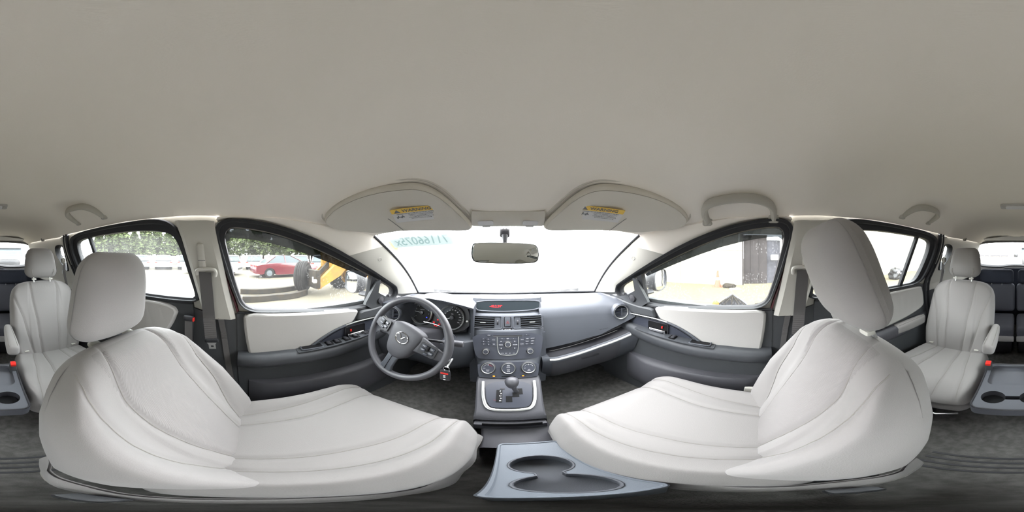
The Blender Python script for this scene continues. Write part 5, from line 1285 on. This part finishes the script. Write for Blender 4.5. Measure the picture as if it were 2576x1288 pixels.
# --- orange cone, litter, tarp, bags
def gp(u, v): return atz(u, v, -H)
c = gp(1807,721); t = thing('traffic_cone', 'orange traffic cone with pale band standing against the white wall', 'cone', (c.x,c.y,-H))
F = frame((c.x-.1,c.y,-H), (1,0,0), (0,1,0))
g = G(); g.rbox(F(0,0,.015), (.38,.38,.03), .01, (3,3,2)); g.build('base', 'cone_orange', t)
g = G(); g.lathe([(.14,.03),(.085,.30)], F, 20); g.lathe([(.062,.42),(.03,.68),(.0005,.69)], F, 20); g.build('body', 'cone_orange', t)
g = G(); g.lathe([(.086,.30),(.061,.42)], F, 20); g.build('band', 'fence_white', t)
def lump(name, label, cat, c, d, m, seed, squash=1, amp=.25, div=14, parent=None):
    g = G()
    def f(p):
        n_ = noise.noise(Vector(p)*(2.2/max(d))+Vector((seed,0,0)))+.5*noise.noise(Vector(p)*(6/max(d))+Vector((0,seed,0)))
        return Vector(p)*(1+amp*n_)
    g.rbox((c[0],c[1],c[2]+d[2]/2), d, min(d)/2.05, (div,div,div), f)
    o = g.build(name, m, parent, angle=25)
    return tag(o, label, cat) if label else o
c = gp(1840,782)
t = thing('folded_canopy', 'crumpled grey canopy cloth with yellow tip lying on the gravel', 'canopy', (c.x,c.y,-H))
q = G(); rows_ = []
for i in range(13):
    th = pi*i/12; row = []
    for j in range(9):
        r = .42*j/8; z = .34*(1-(j/8)**1.4)*(1+.12*sin(i*2.1)); row.append(Vector((c.x+.15-r*cos(th*1.0+1.57)*.5, c.y+(-1 if 1 else 1)*r*cos(th)*1.1, -H+z)))
    rows_.append(row)
q.grid(rows_); q.build('cloth', 'tarp_grey', t, angle=20)
lump('hem', None, None, (c.x+.1,c.y+.40,-H), (.16,.16,.20), 'loader_yellow', 3, parent=t)
for i in range(5):
    q = G(); th = pi*(.1+.2*i); q.tube([Vector((c.x+.15,c.y,-H+.36)), Vector((c.x+.15-.2*abs(sin(th)), c.y-.46*cos(th), -H+.02))], .008, 6); q.build('rib', 'loader_steel', t)
lump('debris_bundle', 'small brown tangled bundle beside the crumpled canopy', 'debris', (c.x+.1,c.y-.62,-H), (.2,.22,.16), 'loader_steel', 8, amp=.6)
c2 = gp(1829,722)+Vector((0,-.12,0)); lump('debris_pile', 'low heap of brown dirt at the foot of the wall near the cone', 'debris', (c2.x-.2,c2.y,-H), (.3,.45,.16), 'loader_steel', 5, amp=.5)
c2 = gp(1850,727); lump('litter_scrap', 'flat white litter scrap on the gravel beside the dirt heap', 'litter', (c2.x-.1,c2.y,-H), (.2,.40,.05), 'wall_siding', 9, amp=.6)
c2 = gp(2256,702); lump('rubbish_bag', 'black rubbish bag slumped against the white wall', 'bag', (c2.x,c2.y,-H), (.7,.9,.62), 'bag_black', 11, amp=.4, div=18)
for i in range(3): lump('scrap', None, None, (c2.x-.3+.0*i,c2.y+.2*i-.2,-H+.2+.08*i), (.06,.2,.1), 'label_paper', 13+i, amp=.5, div=5, parent=bpy.data.objects['rubbish_bag'])
c2 = gp(2188,690); g = G(); g.rbox((c2.x,c2.y,-H+.55), (.55,.55,1.0), .05, (4,4,4), lambda p: Vector((p.x*(1+.12*p.z),p.y*(1+.12*p.z),p.z))); wb_ = g.build('wheelie_bin', 'leaf_green'); tag(wb_, 'dark green bin by the wall seen past the passenger headrest', 'bin'); g = G(); g.rbox((c2.x,c2.y,-H+1.08), (.66,.70,.07), .03, (4,4,2)); g.build('lid', 'leaf_green', wb_)
# --- parked cars
def make_car(name, label, paint, group=None, L=4.5, Wd=1.78, Ht=1.45, wagon=False, loc=(0,0), rot=0):
    t = thing(name, label, 'car', (0,0,-H), group); z0 = -H
    lo = [(-.50,.30),(-.50,.62),(-.485,.80),(-.36,.92),(-.20,.95),(.16,.93),(.36,.84),(.47,.68),(.50,.52),(.495,.28)]
    def arch(cx): return [(cx+.082*cos(a), .28+.37*sin(a)/1.0) for a in [pi*i/8 for i in range(9)]]
    pr = lo+[(.40,.22)]+[(a, b) for a, b in arch(.315)]+[(.20,.20),(-.20,.20)]+[(a, b) for a, b in arch(-.305)]+[(-.42,.24)]
    g = G(); st = []
    for s_, k in ((-1,.90),(-.985,.97),(-.88,1.0),(.88,1.0),(.985,.97),(1,.90)):
        st.append([Vector((s_*Wd/2, a*L*(.985 if abs(s_) > .95 else 1), z0+(.55+(b-.55)*(k if b > .55 else 1)))) for a, b in pr])
    g.rings(st, True, True); g.build('body', paint, t, angle=30)
    top = Ht-.02; bk = -.44 if wagon else -.36
    gh = [(bk,.90),(bk+(.06 if wagon else .13),top-.10),(bk+(.10 if wagon else .20),top-.03),(.02,top-.02),(.26,.90)]
    g = G(); g.rings([[Vector((s_*Wd/2*(.93-.17*(b-.9)/(top-.9)), a*L, z0+b)) for a, b in gh] for s_ in (-1,1)], True, True); gl_ = g.build('windows', 'car_glass', t, angle=20)
    g = G(); rp = [(bk+(.05 if wagon else .12),top-.13),(bk+(.10 if wagon else .20),top-.01),(-.03,top),(.035,top-.03)]
    L_ = [[Vector((s_*Wd/2*.78, a*L, z0+b+.02*(1-s_*s_))) for a, b in rp] for s_ in (-1,-.5,0,.5,1)]; g.grid(L_); g.grid([[p+Vector((0,0,-.03)) for p in l] for l in L_]); g.build('roof', paint, t)
    for s_ in (-1,1):
        for (a0, b0, a1, b1, w) in ((.265,.90,.03,top-.03,.03),(bk,.90,bk+(.06 if wagon else .15),top-.08,.05),(-.06,.90,-.07,top-.03,.035)):
            x0_, x1_ = s_*Wd/2*.935, s_*Wd/2*.775
            g = G(); g.tube([Vector((x0_, a0*L, z0+b0)), Vector((x1_, a1*L, z0+b1))], w, 6); g.build('pillar', paint, t)
        for yy in (.315,-.305):
            F = frame((s_*(Wd/2-.09), yy*L, z0+.325), (0,1,0) if s_ > 0 else (0,-1,0), (0,0,1))
            g = G(); g.lathe([(.19,-.10),(.30,-.10),(.325,-.08),(.325,.07),(.30,.09),(.20,.09),(.19,.06)], F, 28); wh = g.build('wheel', 'tire_rubber', t)
            g = G(); g.lathe([(.20,.07),(.19,.055),(.06,.075),(.0005,.08)], F, 10); g.build('rim', 'car_silver', wh)
        g = G(); g.rbox((s_*(Wd/2-.16), .478*L, z0+.66), (.30,.12,.13), .04, (4,4,4)); g.build('headlight', 'fence_white', t)
        g = G(); g.rbox((s_*(Wd/2-.14), -.488*L, z0+.76), (.26,.08,.14), .03, (4,4,4)); g.build('taillight', 'cone_orange', t).data.materials[0] = M['red_plastic']
        g = G(); g.rbox((s_*(Wd/2+.07), .20*L, z0+.96), (.16,.08,.11), .03, (4,4,4)); g.build('wing_mirror', paint, t)
        for zz_, yy in ((.74,-.02),(.74,-.21)):
            g = G(); g.rbox((s_*(Wd/2-.005), yy*L, z0+zz_), (.03,.18,.03), .01, (3,4,3)); g.build('door_handle', paint, t)
    g = G(); g.rbox((0,.497*L,z0+.48), (1.1,.05,.16), .02, (6,2,3)); g.build('grille', 'car_black', t)
    t.location = (loc[0], loc[1], 0); WORLD[t.name] = Vector((loc[0], loc[1], 0)); t.rotation_euler = (0,0,rot)
    return t
def polar(az, r): a = radians(az); return (r*sin(a)+CX, r*cos(a))
def move_copy(src, label, az, r, rot, paint=None, group=None):
    c = copy_tree(src, (0,0,0), label); x, y = polar(az, r); c.location = (x, y, 0); c.rotation_euler = (0,0,rot)
    if group: c['group'] = group
    if paint:
        for ch in c.children_recursive:
            if ch.data and ch.data.materials and ch.data.materials[0].name in ('car_red','car_white','car_silver','car_black') and 'rim' not in ch.name and 'grille' not in ch.name:
                ch.data = ch.data.copy(); ch.data.materials[0] = M[paint]
    return c
red = make_car('car', 'dark red sedan parked across the yard, seen side-on through the driver window', 'car_red', 'parked cars across the yard', loc=polar(-77.5,11.3), rot=radians(11))
move_copy(red, 'white sedan whose front end shows at the rear edge of the driver window', -103, 12.6, radians(-12), 'car_white')
sv = make_car('car', 'silver hatchback in the far row straight behind the red sedan roof', 'car_silver', 'parked cars across the yard', wagon=True, Ht=1.52, loc=polar(-80,18.5), rot=radians(82))
for az, r, pc_, lb in ((-88,18.5,'car_white','white hatchback in the far row left of the red sedan roof'),(-72,18.5,'car_white','pale hatchback nose-on in the far row right of the red sedan'),
                        (-64.5,16.0,'car_white','white hatchback with a red light close beside the yellow loader'),(-96,18.5,'car_silver','silver hatchback in the far row above the white sedan front end'),
                        (-112,18.5,'car_silver','silver hatchback at the front end of the sliding door view'),(-120,18.5,'car_white','white hatchback second from the front in the sliding door view'),
                        (-128,18.5,'car_silver','silver hatchback in the middle of the sliding door view'),(-137,18.5,'car_white','white hatchback at the rear end of the sliding door view')):
    move_copy(sv, lb, az, r, radians(az*-1+2 if 0 else (-az)), pc_)
for o_, az in ((sv,-80),): o_.rotation_euler = (0,0,radians(80))
# --- white pickup behind
pk = thing('pickup_truck', 'white pickup truck facing the rear window with a wide dark grille', 'truck', (0,0,-H)); z0 = -H
g = G(); g.rbox((0,-1.0,z0+.95), (2.0,1.9,.66), .12, (8,8,6), lambda p: Vector((p.x*(1-.04*(p.z > 0)), p.y, p.z-.10*max(0,p.y)))); g.build('hood', 'car_white', pk, angle=30)
g = G(); g.rbox((0,-3.3,z0+.95), (2.0,3.0,.70), .10, (6,6,4)); g.build('body', 'car_white', pk, angle=30)
g = G(); g.rings([[Vector((s_*w, y, z0+z)) for y, z in ((-1.75,1.22),(-2.35,1.86),(-3.6,1.86),(-3.9,1.22))] for s_, w in ((-1,.92),(1,.92))]); g.build('windows', 'car_glass', pk)
g = G(); g.rbox((0,-2.95,z0+1.88), (1.62,1.5,.09), .04, (6,6,2)); g.build('roof', 'car_white', pk)
for s_ in (-1,1):
    g = G(); g.tube([(s_*.92,-1.72,z0+1.2),(s_*.80,-2.33,z0+1.86)], .05, 6); g.build('pillar', 'car_white', pk)
    g = G(); g.rbox((s_*.80,-.10,z0+.96), (.34,.16,.32), .05, (4,4,4)); g.build('headlight', 'fence_white', pk)
    g = G(); g.rbox((s_*1.12,-1.85,z0+1.36), (.22,.12,.26), .05, (4,4,4)); g.build('wing_mirror', 'car_black', pk)
    for y in (-.95,-4.1):
        F = frame((s_*.88,y,z0+.40), (0,1,0) if s_ > 0 else (0,-1,0), (0,0,1)); g = G(); g.lathe([(.2,-.12),(.38,-.12),(.40,-.09),(.40,.08),(.38,.11),(.22,.11),(.2,.05),(.0005,.06)], F, 28); g.build('wheel', 'tire_rubber', pk)
g = G(); g.rbox((0,-.06,z0+.98), (1.15,.10,.34), .05, (8,2,4)); gr_ = g.build('grille', 'car_black', pk)
for i in range(4):
    g = G(); g.box((0,-.0,z0+.88+.066*i), (1.08,.02,.014)); g.build('bar', 'car_silver', gr_)
g = G(); g.tube([(x,.0,z) for x, z in [(p[0], z0+.98+p[1]) for p in rrect(1.18,.36,.07)]], .025, 6, True); g.build('surround', 'car_white', gr_)
g = G(); g.rbox((0,.04,z0+.62), (2.0,.26,.28), .08, (8,4,4)); bmp = g.build('bumper', 'car_white', pk)
g = G(); g.rbox((0,.16,z0+.56), (1.2,.05,.10), .02, (4,2,2)); g.build('air_slot', 'car_black', bmp)
pk.location = polar(-174.3, 8.6)+(0,); pk.rotation_euler = (0,0,radians(-6))
# --- pale boundary fence with posts and boards behind
fn = thing('boundary_fence', 'long pale fence of boards and posts behind the yard, seen through the rear window', 'fence', (0,-19,-H))
for i in range(-7,8):
    x = i*1.9; 
    g = G(); g.box((x,-19,-H+1.05), (.12,.14,2.1)); g.build('post', 'fence_white', fn)
    if i < 7:
        for k in range(4):
            g = G(); g.box((x+.95,-19.03,-H+.35+.50*k), (1.84,.05,.44)); g.build('board', 'fence_white', fn)
        g = G(); g.box((x+.95,-18.93,-H+1.35), (1.80,.04,.05)); g.build('rail', 'tarp_grey', fn)
# --- wheel loader with forks at the left
wlz = thing('wheel_loader', 'yellow wheel loader with dirty pallet forks lowered, big tyres and rounded tank', 'loader', (-5,3.5,-H))
def P3(u, v, x): p = atx(u, v, x); return p
def lbar(pts, w, h, name, m, par=wlz):
    g = G(); L = []
    for i, p in enumerate(pts):
        d = (pts[min(i+1,len(pts)-1)]-pts[max(i-1,0)]).normalized(); a = Vector((1,0,0)); a = (a-d*a.dot(d)).normalized(); b = d.cross(a)
        hh = h[i] if isinstance(h,(list,tuple)) else h
        L.append([p+a*x*w/2+b*y*hh/2 for x, y in ((-1,-1),(-1,1),(1,1),(1,-1))])
    g.rings(L); return g.build(name, m, par, angle=25)
# lift arms from the front frame down to the carriage
for dx in (0,-.95):
    x = -4.9+dx
    lbar([P3(892,628,-4.9)+Vector((dx,0,.25)), P3(868,652,-4.9)+Vector((dx,0,0)), P3(845,682,-4.9)+Vector((dx,0,0)), P3(800,718,-4.9)+Vector((dx,0,0))], .16, [.42,.50,.42,.22], 'lift_arm', 'loader_yellow')
c = P3(799,717,-4.9); g = G(); g.lathe([(.0005,-.12),(.13,-.12),(.13,.12),(.09,.13),(.0005,.13)], frame(c, (0,1,0), (0,0,1)), 20); g.build('pivot', 'loader_yellow', wlz)
a = P3(835,640,-5.4); g = G(); g.rbox(a+Vector((-.1,.02,-.16)), (1.0,.62,.95), .28, (10,10,10)); g.build('tank', 'loader_yellow', wlz)
lbar([P3(820,612,-5.35), P3(812,640,-5.35), P3(822,668,-5.35), P3(806,700,-5.35)], .12, .16, 'tilt_link', 'loader_yellow')
lbar([P3(846,640,-5.2), P3(800,690,-5.2)], .10, .12, 'cylinder', 'satin_metal').data.materials[0] = M['loader_steel']
g = G(); g.rbox(Vector((-6.0,5.6,.05)), (1.7,2.4,1.5), .2, (8,8,8)); g.build('engine_hood', 'loader_yellow', wlz)
g = G(); g.rbox(Vector((-6.0,3.9,.9)), (1.4,1.3,1.5), .12, (6,6,6)); g.build('cab', 'car_glass', wlz)
for (u, v, x, r, w) in ((922,690,-5.3,.78,.55),(868,690,-5.9,.70,.5)):
    cc_ = P3(u, v, x); F = frame(cc_, (0,-1,0), (0,0,1)); F = F if F.z.x > 0 else frame(cc_, (0,1,0), (0,0,1))
    prof_ = [(r*.5,-w/2),(r*.86,-w/2),(r,-w*.36),(r,w*.36),(r*.86,w/2),(r*.52,w/2),(r*.50,w*.3)]
    g = G(); g.lathe(prof_, F, 40); tw = g.build('tyre', 'tire_rubber', wlz)
    for i in range(22):
        th = 2*pi*i/22; g = G(); g.box(F(r*cos(th), r*sin(th), 0), (.06,.09,w*.9), F.R @ Matrix.Rotation(th,3,'Z')); g.build('tread_lug', 'tire_rubber', tw)
    g = G(); g.lathe([(r*.52,w*.42),(r*.48,w*.30),(r*.30,w*.30),(r*.26,w*.46),(.0005,w*.46)], F, 28); hb_ = g.build('hub', 'loader_yellow', tw)
c = P3(787,700,-5.2); g = G(); g.rbox(c, (.9,.20,.62), .05, (5,4,5)); g.build('carriage', 'loader_steel', wlz)
c = P3(787,703,-4.5); g = G(); g.box(c, (.01,.05,.16)); g.build('number_plate', 'fence_white', wlz)
c = P3(792,708,-4.55); g = G(); g.rbox(c, (.1,.14,.14), .05, (4,4,4)); g.build('lamp', 'fence_white', wlz)
for (pts) in ([(772,735),(740,744),(690,748),(650,752),(610,753)],[(752,722),(720,728),(690,731),(650,734),(605,733)]):
    q_ = [atz(u, v-1, -H+.10) for u, v in pts]
    g = G(); L = [[p+Vector((0,0,z))+Vector((x,0,0)) for x, z in ((-.09,-.08),(-.09,.08),(.09,.08),(.09,-.08))] for p in resample(smooth(q_), 14)]; g.rings(L); g.build('fork', 'loader_steel', wlz)
# worn tyre leaning on the forks
c = atz(765,735,-H); F = frame((c.x,c.y,-H+.60), (0,-1,0) if 0 else (.93,.36,0), (0,0,1))
tt = thing('truck_tyre', 'worn truck tyre standing upright against the loader carriage', 'tyre', (c.x,c.y,-H))
F = frame((c.x-.1,c.y,-H+.60), (.80,-.60,0), (0,0,1)); r = .57; w = .40
g = G(); g.lathe([(r*.5,-w/2),(r*.88,-w/2),(r,-w*.34),(r,-w*.22),(r*.97,-w*.2),(r*.97,-w*.16),(r,-w*.14),(r,-w*.02),(r*.97,0),(r,w*.02),(r,w*.14),(r*.97,w*.16),(r*.97,w*.2),(r,w*.22),(r,w*.34),(r*.88,w/2),(r*.5,w/2)], F, 48); g.build('tread', 'tire_rubber', tt)
g = G(); g.lathe([(r*.5,-w*.4),(r*.42,-w*.2),(.0005,-w*.2)], F, 32); g.build('rim', 'loader_steel', tt)
# --- trees: pines beyond the parked cars
def tree(az, r, h, kind, label, seed):
    rnd = random.Random(seed); x, y = polar(az, r); t = thing('pine_tree' if kind else 'leafy_tree', label, 'tree', (x,y,-H), 'trees beyond the yard')
    g = G(); g.tube([(x+.15*sin(k+seed), y, -H+h*.85*k/5) for k in range(6)], [.24,.2,.17,.13,.09,.04], 7); g.build('trunk', 'bark', t)
    for k in range(5):
        a = rnd.uniform(0,6.28); z = -H+h*rnd.uniform(.35,.8); g = G(); g.tube([(x,y,z),(x+cos(a)*h*.13,y+sin(a)*h*.13,z+h*.05)], [.06,.02], 5); g.build('branch', 'bark', t)
    g = G()
    for i in range(2200):
        f = rnd.random(); z = h*(.22+.78*f); R_ = h*(.25*(1-f**1.6)+.04) if kind else h*.29*sqrt(max(.05,1-(2*f-1)**2))
        lump_ = .75+.35*noise.noise(Vector((f*7, seed, 0))); a = rnd.uniform(0,6.28); rr_ = R_*sqrt(rnd.random())*lump_*(1+.35*noise.noise(Vector((cos(a)*1.5,sin(a)*1.5,f*5+seed))))
        p = Vector((x+cos(a)*rr_, y+sin(a)*rr_, -H+z)); q = rnd.uniform(.18,.40); d1 = Vector((rnd.uniform(-1,1),rnd.uniform(-1,1),rnd.uniform(-.4,.4))).normalized()*q; d2 = Vector((rnd.uniform(-1,1),rnd.uniform(-1,1),rnd.uniform(-1,1))).normalized()*q*.7
        g.add([p-d1, p-d2, p+d1, p+d2], [(0,1,2,3)])
    tag(g.build('crown', 'leaf_green', t, smooth=False), kind='stuff')
rt = random.Random(4)
ORD = ['first','second','third','fourth','fifth','sixth','seventh','eighth','ninth','tenth','eleventh','twelfth','thirteenth','fourteenth','fifteenth','sixteenth','seventeenth','eighteenth','nineteenth','twentieth','last but one','last']
az = -68.0; i = 0
for side_, stp, cnt in (('left', -1, 19), ('right', 1, 5)):
    az = -68.0 if stp < 0 else -63.5
    for k in range(cnt):
        kd = rt.random() < .6
        tree(az, (29,33)[k % 2]+rt.uniform(-1,1), rt.uniform(6.2,8.2), kd, '%s tree %s of the dark utility pole, %s' % (ORD[k], side_, 'pointed green pine' if kd else 'round green leafy tree'), i+1)
        i += 1; az += stp*rt.uniform(3.8,4.6)
# dark pole between trees
c = atx(777,640,-22.5); c.y += 0; g = G(); g.tube([(-22.5,c.y,-H),(-22.5,c.y,4.4)], .20, 8); po = g.build('utility_pole', 'bark'); tag(po, 'dark upright pole rising before the trees near the loader', 'pole')
g = G(); g.rbox((-22.4,c.y,.6), (.4,.5,.6), .05, (3,3,3)); g.build('box', 'loader_steel', po)
